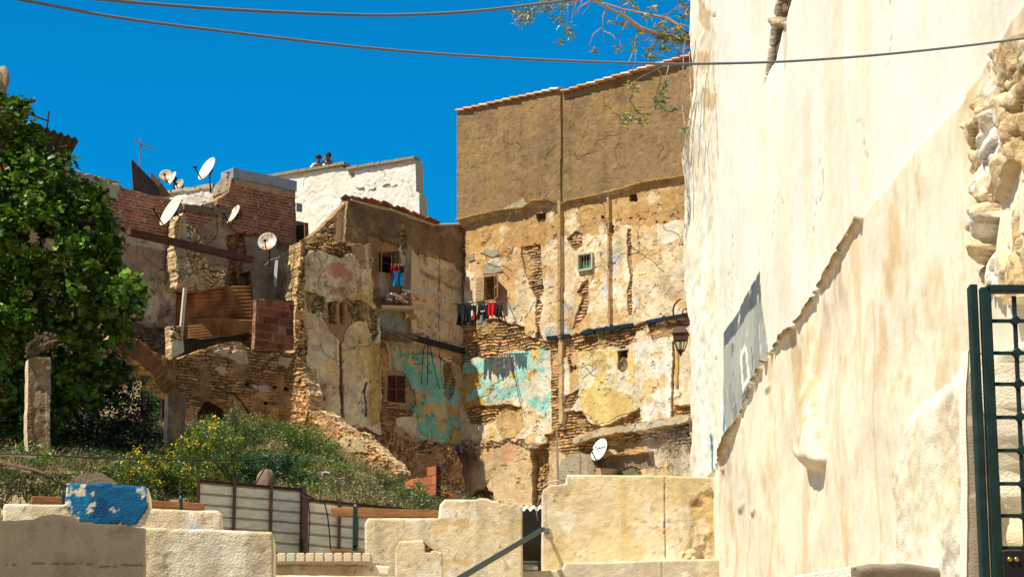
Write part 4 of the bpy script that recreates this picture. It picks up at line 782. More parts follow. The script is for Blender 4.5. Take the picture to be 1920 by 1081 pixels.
def e2(P):
    b = P.m([(120, 900), (278, 908), (280, 955), (258, 987), (150, 978), (140, 968), (118, 945)], .12); P.put(b, (.002, .10, .25)); P.blot(b, (.004, .16, .36), 3, .1, 11, .9, .3); P.blot(b, (.0, .05, .14), 7, .2, 12, .7); P.dep[b] += .01
    P.blot(b, (.74, .64, .48), 22, .5, 13, 1, .03); P.blot(b, (.01, .28, .45), 14, .3, 15, .5, .2); P.blot(P.m([(125, 900), (165, 905), (160, 930), (122, 930)], .1), (.74, .64, .48), 14, .1, 14, 1, .04)
    P.put(P.m([(105, 945), (135, 940), (140, 950), (110, 952)], .3), (.72, .72, .68)); P.put(P.m([(340, 990), (380, 985), (380, 1000), (345, 1000)], .3), (.5, .65, .72))
parapet('parapet with the worn bright blue painted merlon', fplane(5, 16, .09), [(5, 948), (9, 943), (122, 945), (124, 906), (186, 907), (192, 903), (207, 904), (212, 908), (272, 910), (279, 916), (280, 952), (408, 957), (415, 964), (415, 1300), (4, 1300)], 9, extra=e2)
def e5(P): P.blot(P.m([(790, 970), (880, 970), (880, 1060), (700, 1060)], .3), (.60, .42, .18), 4, .15, 40, .7); P.put(P.m([(935, 936), (968, 938), (960, 946), (938, 944)], .2), (.40, .32, .2), -.02)
parapet('tall stepped parapet between the timber rail and the sloping handrail', fplane(684, 24.6, .05), [(684, 980), (690, 970), (822, 970), (824, 945), (834, 935), (892, 935), (900, 932), (915, 933), (922, 937), (968, 939), (980, 950), (980, 1300), (683, 1300)], 13, extra=e5, rnd=.022, rag=.004)
def e6(P): P.put(P.m([(793, 1010), (825, 1028), (825, 1035), (797, 1034)], .3), (.30, .20, .11), -.04, 4)
parapet('short chipped merlon showing brown core in front of the tall parapet', fplane(742, 23.2, .05), [(741, 1028), (748, 1014), (793, 1011), (796, 1014), (806, 1024), (824, 1033), (830, 1036), (832, 1300), (741, 1300)], 17, extra=e6)
parapet('low parapet strip under the row of upright bricks', fplane(505, 23.5, .04), [(480, 1058), (700, 1058), (730, 1060), (730, 1300), (480, 1300)], 19, rnd=.01)
parapet('bottom step edge of the parapet under the low strip', fplane(505, 22.3, .04), [(500, 1076), (600, 1078), (740, 1080), (740, 1300), (500, 1300)], 21, rnd=.02)
Pk = fplane(505, 23.45, .04); rs = np.random.RandomState(3)
for i in range(11):
    x = 503+i*17.6; mb = MB(); mb.col = (.72, .60, .42) if i not in (2,) else (.52, .62, .48); a = Pk.uv([x+1.5, x+15.6], [1039, 1056]); c = Pk.xyz(a[:, 0].mean(), a[:, 1].mean(), .03)
    mb.box(c, (a[1, 0]-a[0, 0])/2, .1, (a[0, 1]-a[1, 1])/2, Pk.U, Pk.N); o = mb.build('coping_brick', M_stucco, org=c-[0, 0, .03], bevel=.008)
    tag(o, 'pale green stained upright brick, third from the left of the coping row' if i == 2 else 'cream upright brick in the coping row beside the dark corrugated fence', 'brick', 'upright coping bricks')
mb = MB(); mb.col = (.66, .55, .38); a = Pk.uv([495, 712], [1041, 1058]); mb.prism(list(Pk.xyz([a[0, 0], a[1, 0], a[1, 0], a[0, 0]], [a[1, 1], a[1, 1], a[0, 1], a[0, 1]], .0)), Pk.N*.115); o = mb.build('coping_mortar', M_stucco, org=Pk.hit(600, 1050)); tag(o, 'mortar bed holding the upright coping bricks', 'mortar')
def e7(P):
    P.put(P.line([(1247, 890), (1247, 960), (1246, 1046)], .006, .15), (.26, .15, .08), -.012); k = sstep(.07, 0, np.abs(P.u-P.p.uv([1171], [950])[0][0]))*sstep(0, .3, P.v-P.p.uv([1171], [1040])[0][1]); P.col += (np.array((.62, .40, .13))-P.col)*(k*.7)[:, None]
    s = P.m([(1288, 920), (1345, 900), (1345, 1060), (1280, 1045), (1300, 980)], 1); P.blot(s, (.60, .42, .18), 2, -.3, 50, .9, .4); P.blot(s, (.20, .13, .07), 9, .2, 51, .8); P.dep[s] += (.015*fbm(P.u, P.v, 8, 4, 52))[s]; P.blot(P.u > -99, (.70, .52, .25), 1.5, .0, 53, .6, .5)
    P.dep += .005*fbm(P.u, P.v, 9, 3, 55)
parapet('wide stained stucco wall with a vertical crack meeting the big wall', fplane(1018, 25.5, .03), [(1018, 917), (1026, 912), (1032, 908), (1062, 907), (1064, 889), (1200, 890), (1370, 894), (1370, 1300), (1018, 1300)], 23, extra=e7, rnd=.014, rag=.004)
def e8(P): P.put(P.line([(1240, 1050), (1240, 1090)], .006, .1), (.25, .14, .07), -.01); P.blot(P.u > -99, (.52, .46, .34), 1.2, .05, 56, .7)
parapet('lower ledge wall under the cracked stucco wall', fplane(960, 25.2, .02), [(930, 1074), (960, 1071), (1020, 1068), (1052, 1066), (1060, 1053), (1150, 1052), (1200, 1050), (1372, 1046), (1372, 1300), (930, 1300)], 25, extra=e8, rnd=.02)
# ------------------------------------------------------------------ unseen wall added out of frame on the left to shade the nearest block
PSH = Plane((-3.4, 4.0), (-3.4, 12.45))
def paint_out(P): P.col[:] = (.8, .76, .66); P.blot(P.u > -99, (.72, .6, .4), 1, .1, 5, .6)
o = wall('added_shade_wall', Plane((-3.4, 4.0), (-3.4, 12.45)), [(0, -.2), (8.45, -.2), (8.45, 8.2), (0, 8.2)], paint_out, M_smooth, None, res=.08, rag=.01, thick=2.5, uvpoly=True, rim=(.8, .76, .66), rimstone=False, rimseg=.5, org=(-4.5, 8, 0)); tag(o, 'unseen wall added just outside the left edge to shade the grey block', 'house')
# ------------------------------------------------------------------ ground
hp = [(230, 880, 47), (330, 858, 52), (450, 812, 60), (400, 822, 63), (330, 845, 60), (500, 810, 64), (550, 792, 62), (620, 848, 61), (700, 900, 58), (740, 940, 56.2), (790, 952, 56), (830, 968, 55), (700, 890, 63), (760, 930, 62), (840, 975, 64), (640, 880, 55), (370, 935, 43), (560, 940, 42.5), (700, 952, 44), (60, 880, 46)]
HP = np.array([at(*q) for q in hp]); Am = np.c_[np.ones(len(HP)), HP[:, 0], HP[:, 1]]; co_, *_r = np.linalg.lstsq(Am, HP[:, 2], rcond=None)
def gz(x, y):
    x = np.asarray(x, float); y = np.asarray(y, float); base = np.interp(y, [-50, 3, 17, 26, 36, 41, 80, 3000], [0, 0, 2.4, 4.2, 5.7, 6.4, 9, 12])
    hill = co_[0]+co_[1]*np.clip(x, -9, 2)+co_[2]*np.clip(y, 30, 66)
    sw = .05; se = 0
    for p in HP:
        w = np.exp(-((x-p[0])**2+((y-p[1])*.6)**2)/2.5); e = p[2]-(co_[0]+co_[1]*p[0]+co_[2]*p[1]); sw = sw+w; se = se+w*e
    hill = hill+se/sw
    k = sstep(38.5, 43, y)*(1-sstep(90, 130, y))
    return base*(1-k)+hill*k+k*(.09*fbm(x, y, .8, 4, 44)+.05*fbm(x, y, 4, 3, 45))
xs = np.concatenate([[-2500, -600, -150, -60], np.linspace(-25, -9, 20), np.arange(-8.8, 4, .12), np.linspace(4.2, 25, 24), [60, 150, 600, 2500]])
ys = np.concatenate([[-1500, -300, -60], np.linspace(-15, 38, 54), np.arange(38.2, 66, .14), np.linspace(66.5, 130, 40), [200, 500, 3000]])
GX, GY = np.meshgrid(xs, ys, indexing='ij'); GZ = gz(GX, GY); n1, n2 = GX.shape; ii, jj = np.meshgrid(np.arange(n1-1), np.arange(n2-1), indexing='ij'); b = (ii*n2+jj).ravel()
gc = np.tile(np.array((.36, .26, .15)), (n1*n2, 1)); nn = fbm(GX.ravel(), GY.ravel(), 1.2, 5, 48); gc += (np.array((.15, .13, .05))-gc)*(sstep(-.1, .3, nn)*.8)[:, None]; gc += (np.array((.56, .42, .24))-gc)*(sstep(.25, .5, fbm(GX.ravel(), GY.ravel(), 2.2, 4, 49))*.8)[:, None]
o = npmesh('ground', np.stack([GX.ravel(), GY.ravel(), GZ.ravel()], 1), np.stack([b, b+n2, b+n2+1, b+1], 1), nmat('dry_earth', attr=True, var=.3, scale=9, bump=.8, bscale=14, bdist=.05), None, gc, True); o['kind'] = 'structure'
# ------------------------------------------------------------------ satellite dishes
def frame(n, upref=(0, 0, 1)):
    n = np.array(n, float); n /= np.linalg.norm(n); a = np.cross(upref, n); a /= np.linalg.norm(a); b = np.cross(n, a); return n, a, b
M_dish = nmat('dish_enamel', attr=True, rough_=.45, var=.05, bump=0, spec=.4)
def dish(label, px, py, Y, n, r, base=(.74, .72, .66), rust=0, rseed=1, mast=None, group='satellite dishes', oval=1.1, armang=-1.0, text=None, armlen=1.0):
    c = at(px, py, Y); n, a, b = frame(n); t = thing('satellite_dish', label, 'satellite dish', c, group)
    V = []; C_ = []; F = []; nr, ns = 10, 36; dp = r*.22
    for side in (0, 1):
        for i in range(nr+1):
            q = i/nr
            for k in range(ns):
                th = 2*math.pi*k/ns; p = c+(a*math.cos(th)+b*math.sin(th)*oval)*r*q+n*(dp*(q*q-1))-n*side*.012
                V.append(p); x, y = math.cos(th)*q, math.sin(th)*q; m = sstep(.74-rust*.45, 1.0-rust*.3, .5+.5*float(fbm(np.array(x*1.6+rseed), np.array(y*.9+rseed*2), 1.6, 4, rseed))+.22*(y < -.45)) if rust else 0
                C_.append(np.array(base)*(1-m)+np.array((.42, .17, .05))*m if side == 0 else np.array(base)*.8)
    M = (nr+1)*ns
    for side in (0, 1):
        for i in range(nr):
            for k in range(ns):
                q = (k+1) % ns; f = (i*ns+k, i*ns+q, (i+1)*ns+q, (i+1)*ns+k); F.append(tuple(x+side*M for x in (f if side == 0 else f[::-1])))
    for k in range(ns): q = (k+1) % ns; F.append((nr*ns+k, nr*ns+q, M+nr*ns+q, M+nr*ns+k))
    npmesh('reflector', V, F, M_dish, t, np.array(C_), True)
    mb = MB(); foot = c-b*r*oval*.97; lnb = c+n*r*1.05*armlen-b*r*.55
    mb.bar(foot, lnb, .022, .03); arm = mb.build('feed_arm', M_black, t)
    m2 = MB(); d = (c-lnb)/np.linalg.norm(c-lnb); m2.tube([lnb-d*.03, lnb+d*.02, lnb+d*.021, lnb+d*.07], [.028, .028, .04, .036], 10); m2.build('feed_horn', M_black, arm, True)
    m3 = MB(); h = c-n*(dp+.05); m3.box(h, .06, .05, .08, a, n, b)
    if mast is not None:
        q = [h-n*.05] + [np.array(m, float) for m in mast]; m3.tube(q, .022, 8)
    m3.build('mount', M_steel, t)
    if text:
        cu = bpy.data.curves.new('lettering', 'FONT'); cu.body = text; cu.size = r*.42; cu.extrude = .002; cu.align_x = 'CENTER'
        o = bpy.data.objects.new('lettering', cu); R = Matrix((a, b, n)).transposed().to_4x4(); me = bpy.data.meshes.new('lettering')
        S.collection.objects.link(o); bpy.context.view_layer.update(); dg = bpy.context.evaluated_depsgraph_get(); me = bpy.data.meshes.new_from_object(o.evaluated_get(dg)); bpy.data.objects.remove(o)
        for v in me.vertices:
            q = np.array(v.co); p = a*q[0]+b*(q[1]+r*.18); rr2 = (p@a)**2+(p@b/oval)**2; w = p+n*(dp*(rr2/r/r-1)+.008+q[2]); v.co = w
        link('lettering', me, nmat('faded_print', (.12, .16, .12), bump=0), t)
    return t
L1 = (-.74, -.52, .42)
dish('large grey white dish hanging in front of the red brick wall', 319, 394, 64.6, L1, .43, mast=[PB.hit(345, 415)+PB.N*.1, PB.hit(352, 440)], base=(.70, .69, .60))
dish('white dish with orange rust stain standing highest against the blue sky', 387, 316, 68.5, (-.70, -.58, .40), .34, rust=.12, rseed=4, mast=[at(393, 330, 68.7), at(395, 362, 68.8)], base=(.8, .78, .7))
dish('small rusty dish beside the brick corner block', 437, 401, 66.3, (-.74, -.52, .42), .26, rust=.3, rseed=9, mast=[at(440, 415, 67), at(441, 452, 67.2)], base=(.74, .70, .58))
dish('round dish seen from the front with brown rust at its centre', 501, 452, 66.0, (-.12, -.93, .28), .255, rust=.42, rseed=15, mast=[at(505, 472, 66.4), at(505, 500, 66.5)], base=(.56, .57, .50), oval=1.05)
dish('small tan dish facing front beside the leaning screen', 311, 328, 70.5, (-.05, -.95, .25), .19, rust=.1, rseed=3, mast=[at(300, 335, 70.7), at(292, 340, 70.8)], base=(.66, .50, .32), oval=.9)
dish('small white dish partly behind the tan one on the roof', 322, 334, 71.5, (-.78, -.5, .36), .20, rust=.1, rseed=23, mast=[at(326, 345, 71.7), at(327, 356, 71.8)], base=(.78, .76, .7))
dish('smallest brown dish half hidden behind the white roof wall', 336, 345, 72.8, (-.5, -.8, .3), .15, rust=.3, rseed=29, mast=[at(337, 356, 73), at(337, 364, 73.1)], base=(.50, .38, .26))
q8 = PR.hit(1134, 861)+PR.N*.02
dish('bright white dish with faint lettering on the lower rubble wall', 1123, 842, (PR.hit(1123, 842)+PR.N*.45)[1], (-.66, -.66, .36), .265, mast=[PR.hit(1128, 858)+PR.N*.25, q8], base=(.82, .82, .76), oval=1.25, text='Telecom')
# ------------------------------------------------------------------ television aerial and leaning screen
t = thing('tv_aerial', 'thin grey rooftop aerial with crossed bars above the leaning screen', 'aerial', at(260, 352, 69))
mb = MB(); mb.tube([at(260, 352, 69), at(264, 258, 69)], [.022, .016], 8); mb.build('mast', M_grey, t)
mb = MB(); A, B = at(250, 265, 68.9), at(290, 280, 69.1); mb.bar(A, B, .02); boom = mb.build('boom', M_grey, t); mb = MB()
for k in range(9): c = A+(B-A)*(k+.5)/9; mb.tube([c-[0, .16, .0], c+[0, .16, .02]], .006, 5); mb.tube([c-[0, 0, .035], c+[0, 0, .035]], .006, 5)
mb.build('aerial_elements', M_grey, boom)
t = thing('leaning_screen', 'dark slatted screen with wire grille leaning on the roof edge', 'screen', at(270, 360, 68.6))
Q = [at(246, 298, 68.4), at(296, 352, 69.4), at(300, 372, 69.4), at(250, 362, 68.4)]; q = np.array(Q); mb = MB()
for k in range(12):
    f = (k+.5)/12; a0 = q[0]+(q[3]-q[0])*f; b0 = q[1]+(q[2]-q[1])*f; mb.bar(a0, b0, .09, .025, (1, 0, 0))
mb.build('slats', nmat('dark_slats', (.06, .05, .045), .7, var=.5, bump=.2), t)
mb = MB(); a0 = at(252, 305, 68.1); 
for k in range(10): p = a0+np.array([.06*k, .03*k, -.055*k]); mb.tube([p, p+[.02, 0, -.72]], .006, 5)
for k in range(4): mb.tube([a0+[0, 0, -.2*k], a0+[.55, .27, -.5-.15*k]], .006, 5)
mb.build('wire_grille', M_steel, t)
mb = MB(); mb.prism([at(282, 320, 69.6), at(302, 342, 69.6), at(320, 366, 69.8), at(285, 372, 69.8)], (0, .1, 0)); mb.build('board', nmat('brown_board', (.14, .10, .06), bump=.2), t)
# ------------------------------------------------------------------ people leaning on the white parapet
M_skin = nmat('skin', (.20, .10, .06), .5, var=.08, bump=0); M_hair = nmat('black_hair', (.008, .007, .006), .6, var=.2, bump=.3)
def person(label, px, py, Y, top, arm_up, short):
    h = at(px, py, Y); g = thing('person', label, 'person', h-[0, 0, 1.62], 'people on the white roof'); o_ = ORG[g]
    J = {'pel': (0, .12, .95), 'wst': (0, .10, 1.08), 'chest': (0, .03, 1.30), 'neck': (0, -.03, 1.46), 'hb': (0, -.05, 1.54), 'hd': (0, -.05, 1.63), 'ht': (0, -.03, 1.71)}
    E = [('pel', 'wst'), ('wst', 'chest'), ('chest', 'neck'), ('neck', 'hb'), ('hb', 'hd'), ('hd', 'ht')]; Rr = dict(pel=.14, wst=.13, chest=.15, neck=.055, hb=.07, hd=.088, ht=.06)
    for s, n_ in ((-1, 'l'), (1, 'r')):
        J['sh'+n_] = (s*.17, .0, 1.40); up = arm_up and s < 0
        J['el'+n_] = (s*.24, -.18, 1.22) if not up else (s*.22, -.25, 1.26); J['wr'+n_] = (s*.12, -.36, 1.28) if not up else (s*.10, -.16, 1.52)
        J['hn'+n_] = (s*.06, -.41, 1.28) if not up else (s*.085, -.13, 1.60); J['hp'+n_] = (s*.09, .12, .90); J['kn'+n_] = (s*.10, .08, .50); J['an'+n_] = (s*.10, .13, .08); J['to'+n_] = (s*.11, -.04, .04)
        E += [('chest', 'sh'+n_), ('sh'+n_, 'el'+n_), ('el'+n_, 'wr'+n_), ('wr'+n_, 'hn'+n_), ('pel', 'hp'+n_), ('hp'+n_, 'kn'+n_), ('kn'+n_, 'an'+n_), ('an'+n_, 'to'+n_)]
        Rr.update({'sh'+n_: .07, 'el'+n_: .045, 'wr'+n_: .03, 'hn'+n_: .035, 'hp'+n_: .09, 'kn'+n_: .06, 'an'+n_: .045, 'to'+n_: .04})
    def skin(name, keys, grow, mat, parent):
        ks = list(keys); me = bpy.data.meshes.new(name); me.from_pydata([J[k] for k in ks], [(ks.index(x), ks.index(y)) for x, y in E if x in ks and y in ks], [])
        o = link(name, me, mat, parent); md = o.modifiers.new('skin', 'SKIN'); md.use_smooth_shade = True; sv = me.skin_vertices[0].data
        for i, k in enumerate(ks): r = Rr[k]+grow; sv[i].radius = (r*(1.25 if k in ('chest', 'wst', 'pel') and 1 else 1), r)
        sv[0].use_root = True; sb = o.modifiers.new('sub', 'SUBSURF'); sb.levels = sb.render_levels = 2; return o
    body = skin('body', J, 0, M_skin, g)
    mt = nmat('shirt_'+('white' if top[0] > .3 else 'black'), top, .8, var=.1, bump=0)
    skin('shirt', ['pel', 'wst', 'chest', 'shl', 'shr']+(['ell', 'elr'] if not short else []), .018, mt, g)
    skin('trousers', ['pel', 'hpl', 'hpr', 'knl', 'knr', 'anl', 'anr'], .02, nmat('dark_trousers', (.03, .035, .05), bump=0), g)
    mb = MB(); hc = o_+np.array(J['hd']); mb.blob(hc+[0, .02, .035], .108, 3, 3, .12, (.9, 1, .95)); mb.build('hair', M_hair, g, True)
    mb = MB(); f = hc+[0, -.085, -.01]; mb.blob(f+[0, -.012, -.01], .018, 2, 1, .0, (.7, 1, 1.3)); mb.build('nose', M_skin, g, True); M_ft = nmat('dark_features', (.03, .012, .01), bump=0)
    for s in (-1, 1): mb = MB(); mb.blob(hc+[s*.088, .01, -.01], .022, 4, 1, 0, (.4, .8, 1.2)); mb.build('ear', M_skin, g, True)
    for s in (-1, 1): mb = MB(); mb.blob(f+[s*.03, .004, .015], .011, 2, 1, 0, (1.3, .6, .7)); mb.build('eye', M_ft, g, True)
    mb = MB(); mb.blob(f+[0, .004, -.045], .02, 2, 1, 0, (1.3, .4, .35)); mb.build('mouth', M_ft, g, True)
    if not short:
        for s in (-1, 1): mb = MB(); mb.tube([o_+[s*.11, -.12, 1.2], o_+[s*.12, -.13, 1.36], o_+[s*.12, .02, 1.46], o_+[s*.1, .16, 1.40]], .02, 6); mb.build('backpack_strap', M_black, g)
    for s in (-1, 1):
        hp = MB()
        hn = np.array(J['hnl' if s < 0 else 'hnr'])+o_; wr = np.array(J['wrl' if s < 0 else 'wrr'])+o_; d = (hn-wr)/np.linalg.norm(hn-wr); sd = np.cross(d, (0, 0, 1)); sd /= np.linalg.norm(sd)+1e-6
        for k in range(4): b0 = hn+sd*(k-1.5)*.019; L_ = (.06, .07, .065, .05)[k]; hp.tube([b0, b0+d*L_*.6, b0+d*L_+[0, 0, -.02]], [.009, .0085, .006], 6)
        hp.tube([hn-d*.03+sd*.035*s, hn+sd*.055*s, hn+d*.03+sd*.06*s], [.011, .010, .007], 6)
        hp.build('hand', M_skin, g, True)
    return g
person('person in a white shirt with dark straps leaning on the white parapet', 597.5, 298, 82.6, (.72, .72, .70), False, False)
person('person in a black t-shirt holding a hand to the face beside the white shirt', 616, 294, 82.9, (.015, .018, .03), True, True)
# ------------------------------------------------------------------ washing
def cloth(mb, A, B, drop, seed, amp=.05, N=(0, -1, 0), nu=14, nv=12, taper=.0, notch=0, flare=0.0):
    A = np.array(A, float); B = np.array(B, float); N = np.array(N, float); rs = np.random.RandomState(seed); ph = rs.rand(4)*6; vs = []
    for th in (0, .012):
        for j in range(nv+1):
            g = j/nv
            for i in range(nu+1):
                f = i/nu; ff = .5+(f-.5)*(1-taper*g+flare*g); d = drop*(1-.12*abs(math.sin(f*5+ph[0]))*g)
                if notch and g > .45: ff = .5+(abs(f-.5)+notch*(g-.45))*(1 if f >= .5 else -1) if abs(f-.5) > 1e-6 else .5
                p = A+(B-A)*ff-np.array([0, 0, 1])*d*g+N*(amp*math.sin(f*11+ph[1]+g*1.5)*(.3+g)+amp*.6*math.sin(f*23+ph[2])+th); p = p-np.array([0, 0, .03])*math.sin(f*math.pi*3+ph[3])**2*(1-g); vs.append(p)
    fs = []; M = (nu+1)*(nv+1)
    for j in range(nv):
        for i in range(nu):
            if notch and j/nv > .5 and i == nu//2: continue
            k = j*(nu+1)+i; fs += [(k, k+1, k+nu+2, k+nu+1), (M+k+nu+1, M+k+nu+2, M+k+1, M+k)]
    return mb.add(vs, fs)
rk = PR.N; rc = PR.hit(945, 563); r0 = rc+rk*.03; r1 = PR.hit(898, 566)+rk*.03
def rackp(px, py, w): return PR.xyz(*PR.uv([px], [py])[0], w)
t = thing('drying_rack', 'rusty iron drying rack fixed under the shuttered window', 'rack', rc)
mb = MB(); o1 = rackp(942, 571, .62); P_b = at(849, 570, rc[1]-.05-.55)
lp = [at(849, 569, 69.1), at(885, 571, 68.7), at(940, 568, 68.2)]
mb.tube([at(849, 569, 69.1), at(942, 568, 68.1)], .014, 6); mb.tube([at(858, 571, 69.35), PR.hit(944, 562)+rk*.25], .010, 6); mb.tube([PR.hit(882, 570), at(849, 569, 69.1)], .014, 6); mb.tube([PR.hit(950, 560), at(942, 568, 68.1)], .014, 6)
mb.tube([PR.hit(948, 600), at(940, 569, 68.12)], .012, 6); mb.build('rack_bars', M_steel, t)
M_cb = nmat('black_cloth', (.012, .013, .017), .85, var=.4, scale=30, bump=.3); M_cr = nmat('red_cloth', (.55, .006, .02), .8, var=.15, bump=.2)
def gar(name, label, cat, x0, x1, y, drop, mat, seed, Y0=69.1, Y1=68.1, xr=(849, 942), group='washing under the shuttered window', **kw):
    f0 = (x0-xr[0])/(xr[1]-xr[0]); f1 = (x1-xr[0])/(xr[1]-xr[0]); A = at(x0, y, Y0+(Y1-Y0)*f0); B = at(x1, y, Y0+(Y1-Y0)*f1); mb = MB(); cloth(mb, A, B, drop, seed, N=PR.N, **kw)
    o = mb.build(name, mat, None, True, org=(A+B)/2); tag(o, label, cat, group); return o
gar('black_trousers', 'black trousers hanging leftmost on the drying rack', 'trousers', 858, 871, 571, .66, M_cb, 3, notch=.25)
gar('black_shirt', 'black shirt hanging next to the leftmost trousers on the rack', 'shirt', 869, 879, 571, .52, M_cb, 5)
o = gar('dark_print_shirt', 'black shirt with a red and white print on the rack', 'shirt', 878, 895, 571, .64, M_cb, 6, taper=.1)
mb = MB(); c = at(887, 592, 68.55); mb.box(c, .05, .004, .10, PR.U, PR.N); mb.build('red_print', nmat('print_red', (.5, .03, .03), bump=0), o); mb = MB(); mb.box(at(885, 587, 68.54), .025, .005, .08, PR.U, PR.N); mb.build('white_print', nmat('print_white', (.7, .7, .7), bump=0), o)
o = gar('black_bag', 'black garment with small white lettering left of the red cloth', 'garment', 897, 915, 570, .42, M_cb, 8, taper=-.1)
mb = MB(); mb.box(at(905, 583, 68.42), .07, .004, .014, PR.U, PR.N); mb.build('white_label', MATS['print_white'], o)
gar('grey_socks', 'thin grey and black straps dangling below the black garment', 'straps', 898, 913, 590, .30, nmat('grey_cloth', (.18, .18, .2), bump=0), 9, notch=.5)
gar('red_shirt', 'bright red cloth hanging on the rack', 'cloth', 915, 933, 566, .42, M_cr, 10, taper=.25, amp=.05)
gar('dark_towel', 'dark grey garment hanging at the right end of the rack', 'garment', 929, 940, 570, .40, nmat('charcoal_cloth', (.03, .033, .04), bump=.2), 12)
lY = PL.hit(745, 500)[1]-.55
def gar2(name, label, cat, x0, x1, y, drop, mat, seed, **kw):
    A = at(x0, y, lY); B = at(x1, y, lY+.1); mb = MB(); cloth(mb, A, B, drop, seed, N=PL.N, amp=.02, **kw); o = mb.build(name, mat, None, True, org=(A+B)/2); return tag(o, label, cat, 'washing at the ruined balcony')
t = thing('washing_line', 'wire washing line with pegs across the ruined balcony', 'washing line', at(712, 490, lY)); mb = MB(); mb.tube([at(712, 490, lY), at(735, 496, lY-.02), at(765, 498, lY+.1)], .006, 5); mb.tube([at(712, 490, lY), PL.hit(712, 486)], .010, 5); mb.tube([at(765, 498, lY+.1), PL.hit(768, 495)], .010, 5); mb.build('wire', M_steel, t)
for x in (734, 741, 747, 752): mb = MB(); mb.box(at(x, 496, lY-.01), .008, .008, .028); mb.build('peg', nmat('yellow_peg', (.6, .45, .12), bump=0), t)
gar2('red_shirt', 'dark red shirt pegged on the balcony line', 'shirt', 732, 748, 497, .36, nmat('crimson_cloth', (.33, .008, .03), .8, var=.15, bump=.2), 21)
gar2('blue_trousers', 'bright blue trousers hanging below the dark red shirt', 'trousers', 736, 754, 508, .46, nmat('blue_cloth', (.0, .17, .42), .8, var=.15, bump=.2), 22, notch=.18)
gar2('black_shorts', 'small black garment pegged beside the dark red shirt', 'garment', 748, 758, 498, .22, M_cb, 23)
# ------------------------------------------------------------------ rusty corrugated sheets
M_rust = nmat('rusty_corrugated_iron', attr=True, rough_=.7, metal=.0, var=.4, scale=3, bump=.3, bscale=12, stretch=(1, 1, 1))
def corr(name, Q, pitch, amp, mat, parent=None, col=(.30, .12, .04), col2=(.5, .28, .1), seed=1, along='u', res=6, org=None, nacross=24):
    q = np.array(Q, float); W_ = (np.linalg.norm(q[1]-q[0])+np.linalg.norm(q[2]-q[3]))/2; H_ = (np.linalg.norm(q[3]-q[0])+np.linalg.norm(q[2]-q[1]))/2
    n = np.cross(q[1]-q[0], q[3]-q[0]); n /= np.linalg.norm(n)
    if along == 'u': nv = int(H_/pitch*res)+1; nu = nacross
    else: nu = int(W_/pitch*res)+1; nv = nacross
    f, g = np.meshgrid(np.linspace(0, 1, nu), np.linspace(0, 1, nv), indexing='ij'); ph = (g*H_ if along == 'u' else f*W_)/pitch*2*math.pi
    d = amp*np.sin(ph)+.012*fbm(f*W_, g*H_, 1.5, 3, seed)
    P = (q[0]*((1-f)*(1-g))[..., None]+q[1]*(f*(1-g))[..., None]+q[2]*(f*g)[..., None]+q[3]*((1-f)*g)[..., None])+n*d[..., None]
    N_ = nu*nv; V = np.concatenate([P.reshape(-1, 3), P.reshape(-1, 3)-n*.004]); i, j = np.meshgrid(np.arange(nu-1), np.arange(nv-1), indexing='ij'); b = (i*nv+j).ravel(); F = np.stack([b, b+nv, b+nv+1, b+1], 1); F = np.concatenate([F, F[:, ::-1]+N_])
    k = sstep(-.2, .4, fbm(f.ravel()*W_, g.ravel()*H_*.6, 2, 4, seed+3)); c = np.array(col)*(1-k)[:, None]+np.array(col2)*k[:, None]
    return npmesh(name, V, F, mat, parent, np.concatenate([c, c]), True, org)
Pc1 = PB.off(.25)
def pc(pl, *pts): return [pl.hit(*p) for p in pts]
o = corr('corrugated_sheet', [PB.off(-.15).hit(323, 640), PB.off(.7).hit(472, 622), PB.off(.7).hit(469, 536), PB.off(-.15).hit(323, 536)], .11, .03, M_rust, seed=4, col=(.22, .075, .025), col2=(.42, .20, .07), org=Pc1.hit(400, 640)); tag(o, 'large rusty corrugated sheet standing behind the white post', 'sheet', 'rusty corrugated sheets')
Pc2 = PB.off(.5)
o = corr('corrugated_sheet', [PB.off(.3).hit(386, 640), PB.off(.9).hit(482, 628), PB.off(.9).hit(478, 598), PB.off(.3).hit(365, 596)], .07, .018, M_rust, seed=7, col=(.34, .13, .04), col2=(.46, .24, .08), org=Pc2.hit(430, 640)); tag(o, 'orange rusty sheet lying lower right behind the charred beam', 'sheet', 'rusty corrugated sheets')
Pc3 = PB.off(.62); lean = PB.N*.35
o = corr('corrugated_sheet', [Pc3.hit(350, 640)+lean*.2, Pc3.hit(400, 635)+lean*.2, Pc3.hit(380, 606), Pc3.hit(353, 608)], .08, .01, M_rust, seed=9, col=(.50, .24, .07), col2=(.56, .32, .12), org=Pc3.hit(370, 640)); tag(o, 'small bright orange sheet leaning at the foot of the white post', 'sheet', 'rusty corrugated sheets')
Pc4 = PB.off(1.0)
mb = MB(); mb.bar(Pc4.hit(337, 650), Pc4.hit(347, 540), .09, .07, PB.N); mb.C = [(.62, .56, .46)]*len(mb.V); o = mb.build('white_post', M_attr, org=Pc4.hit(337, 652)); tag(o, 'leaning whitish wooden post in front of the rusty sheets', 'post')
mb = MB(); a_, b_ = Pc4.hit(341, 641), Pc4.hit(482, 627); mb.tube([a_+(b_-a_)*k/8+[0, 0, .03*math.sin(k*2.1)] for k in range(9)], [.05, .06, .055, .05, .06, .055, .05, .05, .04], 8); o = mb.build('charred_beam', M_char, org=Pc4.hit(400, 640)); tag(o, 'blackened burnt beam lying on the stone wall below the rusty sheets', 'beam')
t = thing('plastic_strip', 'torn white plastic strip hanging under the front facing dish', 'plastic', PB.hit(497, 500)+PB.N*.5)
